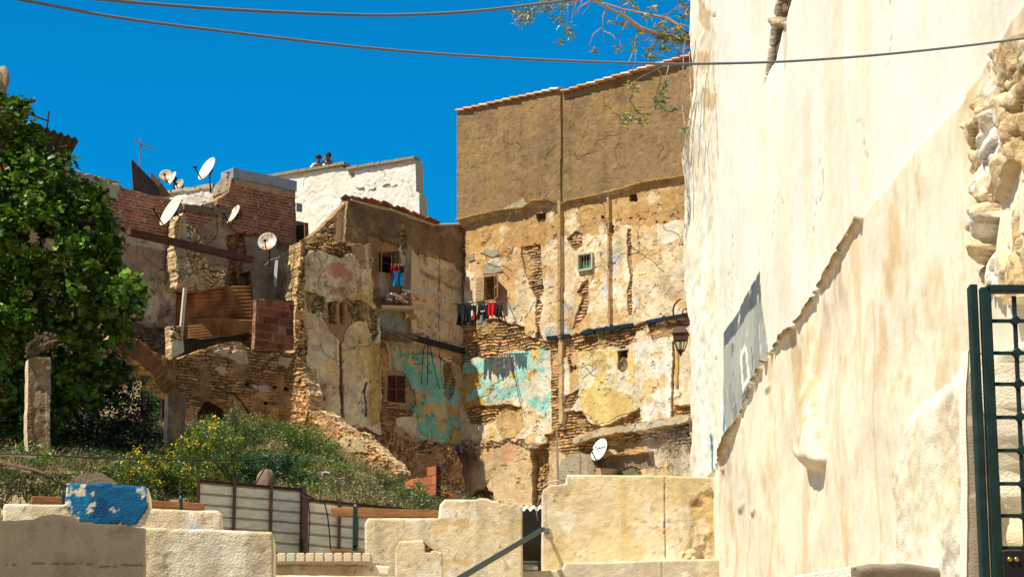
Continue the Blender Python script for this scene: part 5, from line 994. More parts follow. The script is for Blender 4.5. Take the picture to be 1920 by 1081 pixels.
mb = MB(); mb.col = (.62, .66, .70); A_ = PB.hit(499, 490)+PB.N*.5; mb.prism([A_+[-.03, 0, 0], A_+[.05, 0, 0], A_+[.03, 0, -.4], A_+[.015, 0, -.78], A_+[-.05, 0, -.78], A_+[-.06, 0, -.4]], (0, .01, 0)); mb.build('strip', M_attr, t)
mb = MB(); mb.col = (.3, .24, .18); mb.tube([A_+[-.35, 0, -.25], A_+[-.15, 0, -.05], A_+[.05, 0, 0], A_+[.1, 0, .05]], .018, 6); mb.build('stick', M_attr, t)
mb = MB(); mb.tube([A_+[.30, 0, -.85], A_+[.32, 0, -.5], A_+[.45, 0, -.2], A_+[.62, 0, .05]], .014, 6); mb.build('stalk', M_attr, t)
# ------------------------------------------------------------------ concrete pillars and burnt stump
def pillar(label, x0, x1, ytop, ybot, Y, side, seed, notch=None):
    p = at(x0, ytop, Y); Pp = Plane(p[:2], (p[0]+.93, p[1]+.37)); 
    def f(P):
        P.col[:] = (.27, .19, .10); P.blot(P.u > -99, (.44, .36, .24), 2.5, .25, seed, .9, .2); P.blot(P.u > -99, (.24, .16, .09), 1.5, .1, seed+2, .8, .3)
        P.poly([(x0+6, ytop+40), (x1-6, ytop+30), (x1-8, ybot-40), (x1-20, ybot-25), (x0+12, ybot-30)], (.40, .27, .14), -.015, 0, .4)
    o = wall('concrete_pillar', Pp, [(x0, ytop+4), (x0+6, ytop), (x1-2, ytop+1), (x1, ytop+5), (x1-2, ybot), (x0-2, ybot+6), (x0-3, (ytop+ybot)/2)], f, M_concrete, None, res=.018, rag=.015, thick=.30, seed=seed, rim=(.66, .52, .34), rimstone=False, org=Pp.hit((x0+x1)/2, ybot)); return tag(o, label, 'pillar', 'broken concrete pillars')
pillar('tall bare concrete pillar with burnt timber on top at far left', 54, 95, 668, 900, 45.5, 1, 3)
pillar('shorter concrete pillar standing where the brick arch lands', 316, 349, 736, 872, 52.5, 1, 9)
mb = MB(); c = at(80, 640, 45.3); rs = np.random.RandomState(2)
for k in range(9):                                            # splintered laminations of the burnt beam end
    o1_ = rs.uniform(-3, 3); q = [at(52+rs.uniform(-4, 4), 670-k*3.2, 45.5-.02*k), at(84+rs.uniform(-5, 8), 652-k*3.4, 45.4), at(100+rs.uniform(-8, 14), 642-k*2.2, 45.3)]; mb.bar(q[0], q[1], .13+rs.uniform(-.03, .03), .05); mb.bar(q[1], q[2], .11+rs.uniform(-.04, .02), .045)
o = mb.build('burnt_timber', nmat('burnt_wood', (.11, .075, .045), .9, var=.7, scale=9, bump=.8, bscale=22), org=c); tag(o, 'splintered burnt timber lying on top of the tall concrete pillar', 'timber')
t = thing('collapsed_roof_poles', 'dark broken poles and planks fallen at the lower left edge', 'debris', at(40, 880, 41)); 
for a, b, w in (((-20, 860), (110, 890), .06), ((-10, 850), (70, 856), .05), ((0, 872), (60, 885), .05), ((20, 868), (120, 905), .045)): mb = MB(); mb.bar(at(*a, 41), at(*b, 40.6), w, .04); mb.build('pole', M_oldwood, t)
mb = MB(); mb.col = (.22, .18, .12); mb.prism([at(125, 905, 41), at(150, 888, 41), at(190, 885, 41), at(222, 905, 41), at(200, 920, 41), at(130, 925, 41)], (0, .5, 0)); o = mb.build('concrete_chunk', M_concrete, org=at(170, 915, 41)); tag(o, 'grey concrete chunk lying behind the blue merlon', 'rubble')
mb = MB(); mb.col = (.20, .15, .10); mb.blob(at(498, 908, 41.5), .2, 6, 3, .25, (.75, .75, 1.3)); o = mb.build('stone_stump', M_far, org=at(498, 925, 41.5)); tag(o, 'rounded stone stump behind the first fence panel', 'stone')
# ------------------------------------------------------------------ dark brown corrugated roof and rods at upper left
o = corr('corrugated_roof', [at(-60, 190, 49), at(148, 262, 50.5), at(120, 312, 54.5), at(-80, 300, 53)], .16, .03, nmat('brown_roofing', attr=True, var=.3, bump=.2), along='v', col=(.035, .024, .017), col2=(.06, .038, .025), seed=3, nacross=10, org=at(60, 270, 52)); tag(o, 'dark brown corrugated roof edge jutting above the tree', 'roof')
t = thing('roof_rods', 'thin dark rods sticking up over the brown corrugated roof', 'rods', at(84, 270, 53)); mb = MB(); mb.tube([at(83, 275, 53), at(92, 208, 53)], .022, 6); mb.build('upright_rod', M_steel, t); mb = MB(); mb.tube([at(20, 202, 53), at(92, 227, 53)], .02, 6); mb.build('long_rod', M_steel, t)
mb = MB(); mb.col = (.34, .24, .15); mb.blob(at(-5, 165, 53), .33, 5, 4, .35, (.8, .8, 1.5)); mb.blob(at(-15, 260, 53), .55, 8, 4, .3, (.8, .8, 2)); o = mb.build('rubble_pillar', M_far, org=at(-8, 260, 53)); tag(o, 'brown rubble chimney stub at the upper left edge', 'chimney')
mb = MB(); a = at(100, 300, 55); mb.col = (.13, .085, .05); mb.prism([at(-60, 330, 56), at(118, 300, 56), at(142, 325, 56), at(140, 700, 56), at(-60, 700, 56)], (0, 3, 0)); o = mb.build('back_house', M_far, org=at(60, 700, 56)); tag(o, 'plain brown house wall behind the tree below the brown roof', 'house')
# ------------------------------------------------------------------ corrugated fences
M_fsheet = nmat('galvanised_sheet', attr=True, rough_=.55, metal=.15, var=.22, scale=6, bump=.1, stretch=(1, 1, 3))
def fence(label, TL, TR, BR, BL, Y1, Y2, posts, rows):
    q = [at(*TL, Y1), at(*TR, Y2), at(*BR, Y2), at(*BL, Y1)]; q[3][:2] = q[0][:2]; q[2][:2] = q[1][:2]
    q[2][2] -= .6; q[3][2] -= .6; t = thing('corrugated_fence', label, 'fence', (q[3]+q[2])/2, 'grey corrugated fence panels')
    d = q[1]-q[0]; H_ = q[0][2]-q[3][2]; nrm = np.cross(d, (0, 0, 1.)); nrm /= np.linalg.norm(nrm)
    if nrm[1] > 0: nrm = -nrm
    V = []; F = []; C_ = []; z = 0; prof = [(0, 0), (.015, -.02), (.03, -.02), (.045, 0)]; zs = []
    k = 0
    while z < H_: zs += [(z, 0), (z+.012, -.028), (z+.03, -.028), (z+.042, 0)]; z += rows
    zs.append((H_, 0)); zs = [s for s in zs if s[0] <= H_]
    for zz, w in zs:
        for f in (0, .25, .5, .75, 1): V.append(q[0]+d*f-np.array([0, 0, zz])+nrm*w); C_.append((.86, .82, .62) if w == 0 else (.50, .46, .34))
    n = len(zs)
    for i in range(n-1):
        for k in range(4): F.append((i*5+k, i*5+k+1, (i+1)*5+k+1, (i+1)*5+k))
    npmesh('sheet', V, F, M_fsheet, t, C_)
    for f in posts: mb = MB(); p = q[0]+d*f+nrm*.03; mb.box(p-[0, 0, H_/2-.03], .022 if f not in (1,) else .04, .025, H_/2+.03); mb.build('upright', M_steel, t)
    mb = MB(); mb.bar(q[0]+nrm*.03, q[1]+nrm*.03, .03, .035); mb.build('top_rail', M_steel, t)
fence('taller corrugated fence panel with rust brown frame on the left', (371, 901), (567, 918), (567, 1040), (371, 1030), 36, 36.9, (0, .34, .69, 1), .155)
fence('lower corrugated fence panel behind the green post and timber rail', (574, 936), (790, 958), (790, 1045), (574, 1040), 36.2, 37.0, (0, .28, .43, .7), .155)
fence('short fence panel seen low in the dark gap beside the handrail', (960, 1022), (1060, 1026), (1060, 1060), (960, 1060), 33, 33.2, (.1, .5, .9), .1)
o = corr('corrugated_roof_sheet', [at(960, 954, 27.8), at(1050, 954, 27.8), at(1050, 948, 29.5), at(960, 948, 29.5)], .075, .016, nmat('pale_roofing', (.6, .58, .52), bump=.1), along='v', nacross=4, org=at(1000, 948, 28)); tag(o, 'pale wavy roof sheet edge in the gap beside the stucco wall', 'roof sheet')
mb = MB(); mb.prism([at(940, 952, 31), at(1070, 952, 31), at(1070, 1020, 31), at(940, 1020, 31)], (0, 1.5, 0)); o = mb.build('dark_shed', M_dark, org=at(1000, 1020, 31)); tag(o, 'solid near-black shed with painted-in shade under the wavy roof sheet', 'shed')  # closed box, the darkness of the gap put into its colour
# ------------------------------------------------------------------ timber rails, green posts, poles, handrail
def rail(label, A, B, Y, h, extra=None):
    mb = MB(); a = at(*A, Y); b = at(*B, Y+.1); mb.bar(a, b, .05, h); o = mb.build('timber_rail', M_wood, org=(a+b)/2, bevel=.005); return tag(o, label, 'rail', 'timber rails')
rail('long orange brown timber rail ending at the tall parapet', (620, 959), (832, 964), 25.6, .085); rail('short timber rail low behind the coping bricks', (619, 1033), (690, 1035), 25.4, .04)
rail('short weathered timber rail left of the blue merlon', (59, 936), (125, 938), 17.5, .045); rail('timber rail just right of the blue merlon', (276, 944), (383, 950), 17.5, .048)
def gpost(label, x, y0, y1, Y, w, lean=0):
    t = thing('green_post', label, 'post', at(x, y1, Y), 'dark green posts'); mb = MB(); mb.box((at(x+lean, y0+6, Y)+at(x, y1, Y))/2, w/2, w/2, abs(at(x, y0, Y)[2]-at(x, y1, Y)[2])/2); mb.build('shaft', M_green, t, bevel=.004)
    mb = MB(); c = at(x+lean, y0+2, Y); mb.tube([c-[0, 0, .02], c+[0, 0, .008], c+[0, 0, .018]], [w*.35, w*.3, w*.12], 10); mb.build('cap', M_grey, t, True); return t
gpost('tall green post crossing the long timber rail', 664, 946, 1150, 25.2, .044, 2); gpost('green post tip left of the blue merlon', 116, 921, 1080, 17.4, .02); gpost('green post tip right of the blue merlon', 338, 931, 1080, 17.4, .02)
mb = MB(); c = at(664, 1024, 25.2); mb.box(c, .022, .022, .01); mb.box(c+[0, 0, -.06], .025, .025, .012); mb.build('clamp', M_grey, bpy.data.objects['green_post'])
def pole(name, label, x, y0, y1, Y, w, mat, cat='post', x1=None):
    mb = MB(); a = at(x, y0, Y); b = at(x1 or x, y1, Y); mb.bar(a, b, w, w*.8); o = mb.build(name, mat, org=b, bevel=.003); return tag(o, label, cat)
pole('metal_pole', 'thin grey pole rising behind the notch of the stucco wall', 1044, 808, 960, 26.1, .028, nmat('weathered_pole', (.24, .2, .16), .7, var=.3), x1=1048)
pole('wooden_stake', 'short grey stake showing over the stucco wall below the white dish', 1088, 846, 960, 26.8, .022, MATS['weathered_pole'])
t = thing('handrail', 'dark green steel handrail climbing to the stucco wall', 'handrail', at(870, 1081, 19.5)); mb = MB(); a = at(820, 1108, 19.5); b = at(1018, 991, 25.35); mb.bar(a, b, .04, .042); mb.build('rail_bar', M_green, t, bevel=.008); mb = MB(); mb.tube([b, b+[.04, .14, .0]], .018, 8); mb.box(b+[.04, .14, 0], .03, .008, .03); mb.build('wall_bracket', M_grey, t)
mb = MB(); mb.col = (.6, .55, .45); mb.tube([at(1018, 912, 26), at(1030, 903, 26), at(1044, 900, 26), at(1056, 905, 26)], .008, 6); o = mb.build('pale_cable', M_attr, None, True, org=at(1040, 905, 25)); tag(o, 'pale cable looping round the foot of the grey pole', 'cable')
mb = MB(); mb.tube([at(1016, 925, 24.9), at(1009, 940, 24.9), at(1006, 960, 24.9), at(1008, 975, 24.9)], .006, 6); o = mb.build('grey_cable', M_grey, None, True, org=at(1010, 950, 24.9)); tag(o, 'grey cable hanging against the left end of the stucco wall', 'cable')
# ------------------------------------------------------------------ lantern
Yl = 64.2; t = thing('street_lantern', 'black wall lantern on a scrolled iron bracket by the white wall', 'lantern', at(1276, 662, Yl), None); mb = MB()
sc = Yl/FPX/.985
def lw(px, py, w=0): return at(px, py, Yl+w)
ctr = (1287, 583)
mb.tube([lw(ctr[0]+25*math.cos(a), ctr[1]+25*math.sin(a)) for a in np.linspace(-2.0, -2.0-4.2, 30)]+[lw(1300, 606)], .024, 8); mb.tube([lw(1285+6*math.cos(a)*(1-.1*a/6), 584+6*math.sin(a)*(1-.1*a/6)) for a in np.linspace(0, 7.5, 20)], .016, 6); mb.tube([lw(1277, 598), lw(1277, 613)], .02, 8); mb.tube([lw(1270, 600), lw(1340, 604)], .024, 8); mb.build('bracket', M_steel, t, True)
def frus(mb, y0, r0, y1, r1, rot=.5):
    z0 = lw(1276, y0)[2]; z1 = lw(1276, y1)[2]; c = lw(1276, y0); vs = []
    for z, r in ((z1, r1), (z0, r0)):
        for k in range(4): a = rot+k*math.pi/2; vs.append((c[0]+math.cos(a)*r, c[1]+math.sin(a)*r, z))
    return mb.hexa(vs)
mb = MB(); frus(mb, 613, .15, 624, .27); frus(mb, 624, .27, 626, .29); mb.build('lantern_roof', M_steel, t); mb = MB(); frus(mb, 626, .25, 638, .215); mb.build('lantern_collar', nmat('rust_brown_metal', (.12, .05, .025), .7, var=.5), t)
mb = MB(); z0 = lw(1276, 638)[2]; z1 = lw(1276, 656)[2]; c = lw(1276, 640)
for k in range(4):
    a = .5+k*math.pi/2; mb.bar((c[0]+math.cos(a)*.22, c[1]+math.sin(a)*.22, z0), (c[0]+math.cos(a)*.11, c[1]+math.sin(a)*.11, z1), .018)
frus(mb, 655, .125, 658, .125); mb.tube([lw(1276, 658), lw(1276, 663), lw(1276, 667)], [.07, .04, .015], 10); mb.build('lantern_frame', M_steel, t)
glass = bpy.data.materials.new('lantern_glass'); glass.use_nodes = True; gb = glass.node_tree.nodes['Principled BSDF']; gb.inputs['Transmission Weight'].default_value = 1; gb.inputs['Roughness'].default_value = .15; gb.inputs['Base Color'].default_value = (.85, .88, .8, 1); gb.inputs['IOR'].default_value = 1.1
for k in range(4):
    a = .5+k*math.pi/2; b = a+math.pi/2; P0_ = np.array([(c[0]+math.cos(x)*r, c[1]+math.sin(x)*r, z) for x, r, z in ((a, .2, z0), (b, .2, z0), (b, .1, z1), (a, .1, z1))]); mb = MB(); mb.prism(list(P0_), (0, 0, .004)); mb.build('glass_pane', glass, t)
mb = MB(); mb.tube([lw(1276, 640), lw(1276, 650), lw(1276, 654)], [.03, .045, .02], 10); mb.build('bulb', nmat('frosted_bulb', (.8, .8, .76), .3, bump=0), t, True)
# ------------------------------------------------------------------ overhead cables
def cable(label, pts, r, mat, n=60):
    P = np.array([at(x, y, Y) for x, y, Y in pts]); tt = np.linspace(0, 1, len(P)); T = np.linspace(0, 1, n); xs_ = [p[0] for p in pts]
    from math import comb
    Q = np.zeros((n, 3)); 
    for k in range(n):                                       # Catmull-Rom through the points
        s = T[k]*(len(P)-1); i = min(int(s), len(P)-2); f = s-i; p0, p1, p2, p3 = P[max(i-1, 0)], P[i], P[i+1], P[min(i+2, len(P)-1)]
        Q[k] = .5*((2*p1)+(p2-p0)*f+(2*p0-5*p1+4*p2-p3)*f*f+(3*p1-p0-3*p2+p3)*f**3)
    mb = MB(); mb.tube(list(Q), r, 10); o = mb.build('overhead_cable', mat, None, True, org=Q[n//2]); return tag(o, label, 'cable', 'overhead cables')
M_cab = nmat('grey_cable_sheath', (.15, .17, .22), .6, var=.04, scale=2, bump=0, spec=.5)
cable('longer grey cable sagging right across the sky and white wall', [(-250, -52, 8.6), (40, 0, 9), (220, 33, 9.3), (420, 59, 9.7), (700, 91, 10.2), (950, 109, 10.7), (1200, 119, 11.2), (1330, 119.5, 11.4), (1500, 114, 11.6), (1700, 98, 11.8), (1920, 72, 12), (2150, 35, 12)], .0062, M_cab, 120)
cable('upper grey cable crossing the top of the sky', [(0, -22, 8.5), (200, 0, 9), (400, 16, 9.3), (600, 26, 9.6), (740, 28.5, 9.8), (880, 22, 10), (1000, 9, 10.2), (1100, -4, 10.4), (1300, -35, 10.8)], .0068, M_cab, 80)
def wire(name, label, pts, Y, r, cat='cable', mat=M_black):
    mb = MB(); mb.tube([at(x, y, Y) for x, y in pts], r, 6); o = mb.build(name, mat, None, True, org=at(*pts[0], Y)); return tag(o, label, cat)
wire('black_wire', 'thin black wire strung low across the weedy slope', [(-40, 849), (60, 852), (150, 856), (250, 860), (400, 862), (480, 860), (507, 858)], 35.5, .010)
wire('black_wire', 'black wire slanting from the strung wire to the fence', [(507, 858), (495, 880), (480, 905), (478, 915)], 35.5, .010)
wire('black_wire', 'black wire running down right to the fence corner', [(507, 858), (530, 880), (548, 905), (562, 920), (590, 935)], 35.5, .010)
wire('hanging_cable', 'dark cable hanging down the first joint of the fence', [(566, 925), (577, 940), (581, 960), (580, 990), (578, 1038)], 35.4, .009)
wire('hanging_cable', 'dark cable curving down the second fence panel', [(590, 935), (608, 940), (614, 965), (618, 1000), (620, 1038)], 35.4, .010)
for i, q in enumerate(([(800, 628), (793, 665), (790, 720)], [(802, 628), (802, 680), (801, 722)], [(803, 630), (812, 680), (824, 728)])):
    w = PL.off(.12); mb = MB(); mb.tube([w.hit(*p) for p in q], .012, 5); o = mb.build('dangling_wire', M_black, None, True, org=w.hit(*q[0])); tag(o, ('leftmost', 'middle', 'rightmost')[i]+' of the three black wires dangling over the turquoise wall', 'wire', 'wires over the turquoise wall')
mb = MB(); w = PR.off(.1); mb.tube([w.hit(938, 578), w.hit(945, 610), w.hit(960, 680), w.hit(972, 740), w.hit(979, 770)], .009, 5); o = mb.build('dangling_wire', M_black, None, True, org=w.hit(945, 610)); tag(o, 'long black wire slanting down the peeling turquoise patch under the washing', 'wire')
# ------------------------------------------------------------------ green iron gate
Yg = 8.2; ga = at(1826, 800, Yg); t = thing('iron_gate', 'dark green iron grille gate with square knobs and a lock at the right edge', 'gate', (ga[0]+.3, Yg, 1.2)); zt = at(1840, 536, Yg)[2]; zb = .6; x0 = at(1834, 800, Yg)[0]; sc = Yg/FPX/.98
mb = MB(); 
mb.box((x0, Yg, (zt+zb)/2), .013, .03, (zt-zb)/2); mb.build('hinge_post', M_green, t, bevel=.004)
xg = at(1858, 800, Yg)[0]; mb = MB(); mb.box((xg-.004, Yg-.02, (zt+zb)/2-.006), .017, .02, (zt-zb)/2-.006); mb.box((xg+.45, Yg-.02, zt-.016), .45, .02, .012); mb.box((xg+.9, Yg-.02, (zt+zb)/2), .02, .02, (zt-zb)/2-.02); mb.build('leaf_frame', M_green, t, bevel=.003)
xb = [at(1906+i*62, 760, Yg)[0]+.004 for i in range(5)]; ys_ = [604, 664, 722, 784, 846, 908, 968, 1028]+[1028+61*k for k in range(1, 8)]
for x in xb: mb = MB(); mb.box((x, Yg-.02, (zt+zb)/2-.02), .0065, .0065, (zt-zb)/2-.02); mb.build('upright_bar', M_green, t)
zs = [at(1906, y, Yg)[2] for y in ys_]
for z in zs:
    if z < .7: continue
    mb = MB(); mb.box((xg+.44, Yg-.02, z), .43, .006, .0055); mb.build('cross_bar', M_green, t)
for x in xb[:2]:
    for z in zs[:9]:
        mb = MB(); mb.box((x, Yg-.024, z), .014, .014, .014, (.72, 0, .69), (0, 1, 0), (-.69, 0, .72)); mb.build('knob', M_green, t, bevel=.003)
lk = at(1905, 1085, Yg); mb = MB(); mb.box((lk[0]+.02, Yg-.05, lk[2]), .075, .02, .085); lb = mb.build('lock_case', nmat('black_lock', (.014, .010, .010), .5, var=.2, bump=.1), t, bevel=.006)
for x in (1893, 1906): mb = MB(); c = at(x, 1048, Yg-.07); mb.tube([c+[0, .02, 0], c-[0, .004, 0], c-[0, .008, 0]], [.009, .009, .006], 12); mb.build('key_cylinder', M_brass, lb, True)
# ------------------------------------------------------------------ foliage
def leaves(name, C_, size, mat, col, seed, parent=None, org=None, shape='fig', updir=.5, colvar=.3, facing=None, kind=None):
    rs = np.random.RandomState(seed); n = len(C_)
    if shape == 'fig': base = np.array([(0, 0, 0), (.28, .12, .03), (.5, .38, .10), (.24, .52, .04), (.38, .86, .10), (.0, 1.08, -.12), (-.38, .86, .10), (-.24, .52, .04), (-.5, .38, .10), (-.28, .12, .03)]); tri = [(0, i, i+1) for i in range(1, 9)]
    elif shape == 'narrow': base = np.array([(0, 0, 0), (.16, .35, .03), (.12, .75, .02), (0, 1, -.06), (-.12, .75, .02), (-.16, .35, .03)]); tri = [(0, i, i+1) for i in range(1, 5)]
    elif shape == 'oval': base = np.array([(0, 0, 0), (.3, .4, .06), (0, 1, -.1), (-.3, .4, .06)]); tri = [(0, 1, 2), (0, 2, 3)]
    else: base = np.array([(-.5, 0, 0), (.5, 0, 0), (.35, .5, .12), (0, 1, .4), (-.35, .5, .12)]); tri = [(0, 1, 2), (0, 2, 4), (4, 2, 3)]
    if shape == 'blade': d = rs.normal(0, .35, (n, 3))+[0, 0, 1]; nr = rs.normal(0, 1, (n, 3))
    else: d = rs.normal(0, 1, (n, 3)); d[:, 2] = d[:, 2]*.5-.25; nr = rs.normal(0, .55, (n, 3))+np.array([0, 0, updir])+(np.array(facing) if facing is not None else 0)
    d /= np.linalg.norm(d, axis=1)[:, None]; s_ = np.cross(d, nr); s_ /= np.linalg.norm(s_, axis=1)[:, None]+1e-9; z = np.cross(s_, d)
    sz = (size if np.ndim(size) else np.full(n, size))*rs.uniform(.6, 1.25, n); wd = .12 if shape == 'blade' else 1.0
    V = C_[:, None, :]+sz[:, None, None]*(base[None, :, 0:1]*s_[:, None, :]*wd+base[None, :, 1:2]*d[:, None, :]+base[None, :, 2:3]*z[:, None, :])
    k = len(base); T = (np.array(tri)[None]+(np.arange(n)*k)[:, None, None]).reshape(-1, 3)
    cc = col if np.ndim(col) == 2 else np.tile(np.array(col, float), (n, 1)); cc = cc*(1+colvar*rs.uniform(-1, 1, n))[:, None]*(1+.15*rs.uniform(-1, 1, (n, 3)))
    o = npmesh(name, V.reshape(-1, 3), None, mat, parent, np.repeat(cc, k, 0), True, org, F3=T); return o
# the fig tree: crown of many clumps round real limbs
rs = np.random.RandomState(77)
tree = thing('fig_tree', 'big bushy dark green fig tree filling the left side', 'tree', at(20, 900, 50)); to = ORG[tree]
CL = [(-20, 215, 45), (20, 235, 42), (0, 300, 80), (60, 300, 42), (80, 345, 55), (120, 335, 38), (30, 380, 90), (130, 390, 55), (170, 375, 30), (160, 430, 52), (90, 450, 80), (195, 440, 26), (0, 480, 100), (140, 500, 60), (205, 500, 28), (60, 540, 80), (190, 560, 50), (235, 555, 30), (255, 562, 14), (130, 580, 62), (0, 590, 80), (200, 620, 36), (225, 600, 28), (150, 650, 50), (60, 640, 60), (215, 680, 28), (160, 720, 45), (100, 700, 45), (-60, 420, 110), (-80, 600, 120), (190, 720, 32), (-60, 280, 80), (10, 690, 50), (60, 730, 45), (20, 770, 50), (-20, 740, 60), (110, 770, 45), (40, 240, 30), (245, 530, 22), (225, 540, 26), (180, 470, 34)]
pts = []; tone = []; tn = []
for (x, y, r) in CL:
    Yc = 47.5+(.8 if y > 600 else 0)+rs.uniform(-.6, .6); c = at(x, y, Yc); R = r*Yc/FPX; n = int(160*(R/.3)**2*.62)+60
    tone.append(rs.uniform(.7, 1.25)); 
    for k in range(max(1, int(n/24))):                       # sprigs on the clump's shell
        v = rs.normal(0, 1, 3); v /= np.linalg.norm(v); sp_ = c+v*R*(rs.uniform(.62, 1.08)+.18*(rs.rand() < .2)); pts.append(sp_+rs.normal(0, rs.uniform(.06, .12), (26, 3))); tn.append(np.full(26, tone[-1]*rs.uniform(.75, 1.3)))
pts = np.concatenate(pts); tn = np.concatenate(tn); hcol = np.tile(np.array((.08, .17, .016)), (len(pts), 1)); q = rs.rand(len(pts)); hcol[q < .35] = (.15, .27, .02); hcol[q > .8] = (.03, .07, .015)
leaves('crown', pts, .145, M_leaf, hcol*tn[:, None], 5, tree, shape='fig', updir=.9)
mb = MB(); mb.col = (.10, .085, .06); base_ = to-[0, 0, .3]
for x, y in ((0, 300), (80, 380), (150, 470), (-60, 420), (180, 600), (60, 560), (100, 680), (-40, 560)):
    e = at(x, y, 47.8); mid = (base_+e)/2+rs.normal(0, .3, 3)-[0, 0, .2]; mb.tube([base_, base_*.6+mid*.4+rs.normal(0, .1, 3), mid, (mid+e)/2+rs.normal(0, .12, 3), e], [.09, .08, .06, .04, .02], 8)
mb.build('trunk', nmat('fig_bark', attr=True, var=.3, bump=.4), tree, True)
# dark understorey behind the pillars
def bush(name, label, cl, Y, size, col, dens, seed, cat='shrub', flowers=None, shape='oval', group=None, stems=True, dY=.5, colvar=.3, mat=None):
    rs = np.random.RandomState(seed); x0, y0, r0 = cl[0]; t = thing(name, label, cat, at(x0, y0+r0, Y), group); P = []; F_ = []
    for x, y, r in cl:
        Yc = Y+rs.uniform(-dY, dY); c = at(x, y, Yc); R = r*Yc/FPX; n = int(dens*r*r)
        v = rs.normal(0, 1, (n, 3)); v /= np.linalg.norm(v, axis=1)[:, None]; P.append(c+v*R*rs.uniform(.3, 1.12, (n, 1))**.8)
        if flowers: m = int(flowers[1]*r*r); v = rs.normal(0, 1, (m, 3)); v[:, 1] = -abs(v[:, 1])*.8; v[:, 2] = v[:, 2]*.7+.3; v /= np.linalg.norm(v, axis=1)[:, None]; ce = c+v*R*1.05; F_.append((ce[:, None, :]+rs.normal(0, .035, (m, 7, 3))).reshape(-1, 3))
    P = np.concatenate(P); leaves('foliage', P, size, mat or M_leaf, col, seed, t, shape=shape, updir=.6, colvar=colvar)
    if flowers: leaves('flowers', np.concatenate(F_), .052, nmat('yellow_petals', attr=True, var=.1, bump=0, trans=.2), flowers[0], seed+1, t, shape='oval', updir=.8, colvar=.15)['kind'] = 'stuff'
    if stems:
        mb = MB(); mb.col = (.12, .12, .05)
        for x, y, r in cl:
            b = at(x, y+r*1.1, Y); 
            for k in range(4): e = at(x+rs.uniform(-r, r)*.8, y-rs.uniform(.2, .9)*r, Y+rs.uniform(-.3, .3)); mb.tube([b, (b+e)/2+rs.normal(0, .04, 3), e], [.014, .010, .004], 5)
        mb.build('stems', M_attr, t)
    return t
G1 = (.13, .22, .035); G2 = (.20, .26, .05); G3 = (.06, .12, .03)
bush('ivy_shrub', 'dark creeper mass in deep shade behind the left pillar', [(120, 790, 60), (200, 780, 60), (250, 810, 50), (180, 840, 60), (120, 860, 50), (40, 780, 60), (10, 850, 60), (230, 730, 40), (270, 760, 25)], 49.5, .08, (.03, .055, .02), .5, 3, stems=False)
bush('sapling', 'thin leafy sapling growing in front of the broken arch', [(285, 745, 12), (270, 735, 10), (290, 775, 12), (278, 790, 14), (272, 710, 8), (295, 760, 8)], 51.5, .085, (.12, .2, .04), .5, 5, cat='sapling')
bush('flowering_shrub', 'loose green shrub with yellow flowers at the foot of the short pillar', [(400, 820, 38), (360, 850, 36), (420, 860, 34), (320, 880, 30), (390, 895, 34), (300, 900, 26), (340, 910, 28), (440, 830, 20), (430, 900, 26)], 42.5, .055, G1, .75, 7, flowers=((.80, .60, .02), .010))
bush('flowering_shrub', 'smaller yellow flowered shrub left of the short pillar', [(255, 862, 20), (240, 875, 14), (285, 862, 16), (270, 890, 20), (248, 900, 22), (285, 915, 20)], 42.2, .055, G1, .8, 8, flowers=((.80, .60, .02), .02))
bush('low_shrub', 'olive green shrub at the bottom left corner beyond the parapet', [(20, 900, 26), (50, 915, 24), (95, 905, 20), (5, 925, 26), (80, 925, 20), (120, 900, 16)], 40.6, .05, (.07, .08, .025), .7, 9)
for i, (lab, cl, c_) in enumerate((('feathery green bush under the stone wall cavity', [(440, 800, 30), (480, 800, 28), (460, 825, 34), (500, 830, 30), (430, 830, 20)], G2), ('tall pale green plume in front of the wall cavity', [(440, 775, 14), (444, 760, 9), (438, 790, 16)], (.16, .17, .05)), ('green bush at the foot of the broken wall end', [(560, 815, 26), (590, 820, 26), (620, 838, 20), (575, 842, 24), (540, 810, 18)], G1), ('grey green bush low behind the fence', [(520, 880, 26), (550, 895, 24), (580, 905, 22), (480, 870, 26), (540, 860, 22)], G3), ('dry green bush between the fence and the orange bricks', [(640, 900, 22), (670, 915, 20), (700, 925, 18), (740, 930, 18), (770, 938, 14), (720, 905, 16), (610, 915, 16)], (.10, .12, .035)), ('leafy green mound beside the pale plastic scrap', [(610, 870, 22), (640, 885, 22), (590, 895, 20), (570, 870, 22)], G1), ('pale feathery bush at the foot of the stone wall', [(500, 800, 20), (520, 812, 22), (535, 800, 16), (480, 815, 22)], (.15, .20, .05)), ('dark leafy bush between the flowers and the stump', [(455, 870, 26), (480, 890, 22), (445, 890, 24), (500, 865, 20)], G3), ('upright weed right of the orange bricks', [(790, 915, 9), (788, 930, 11), (785, 905, 6), (800, 940, 9)], G2))):
    bush('weed_bush', lab, cl, (58, 56, 57, 45, 49, 53, 59, 43.5, 50)[i], .07, c_, 1.0, 20+i, shape='narrow', group='weed bushes on the slope', dY=1.0)
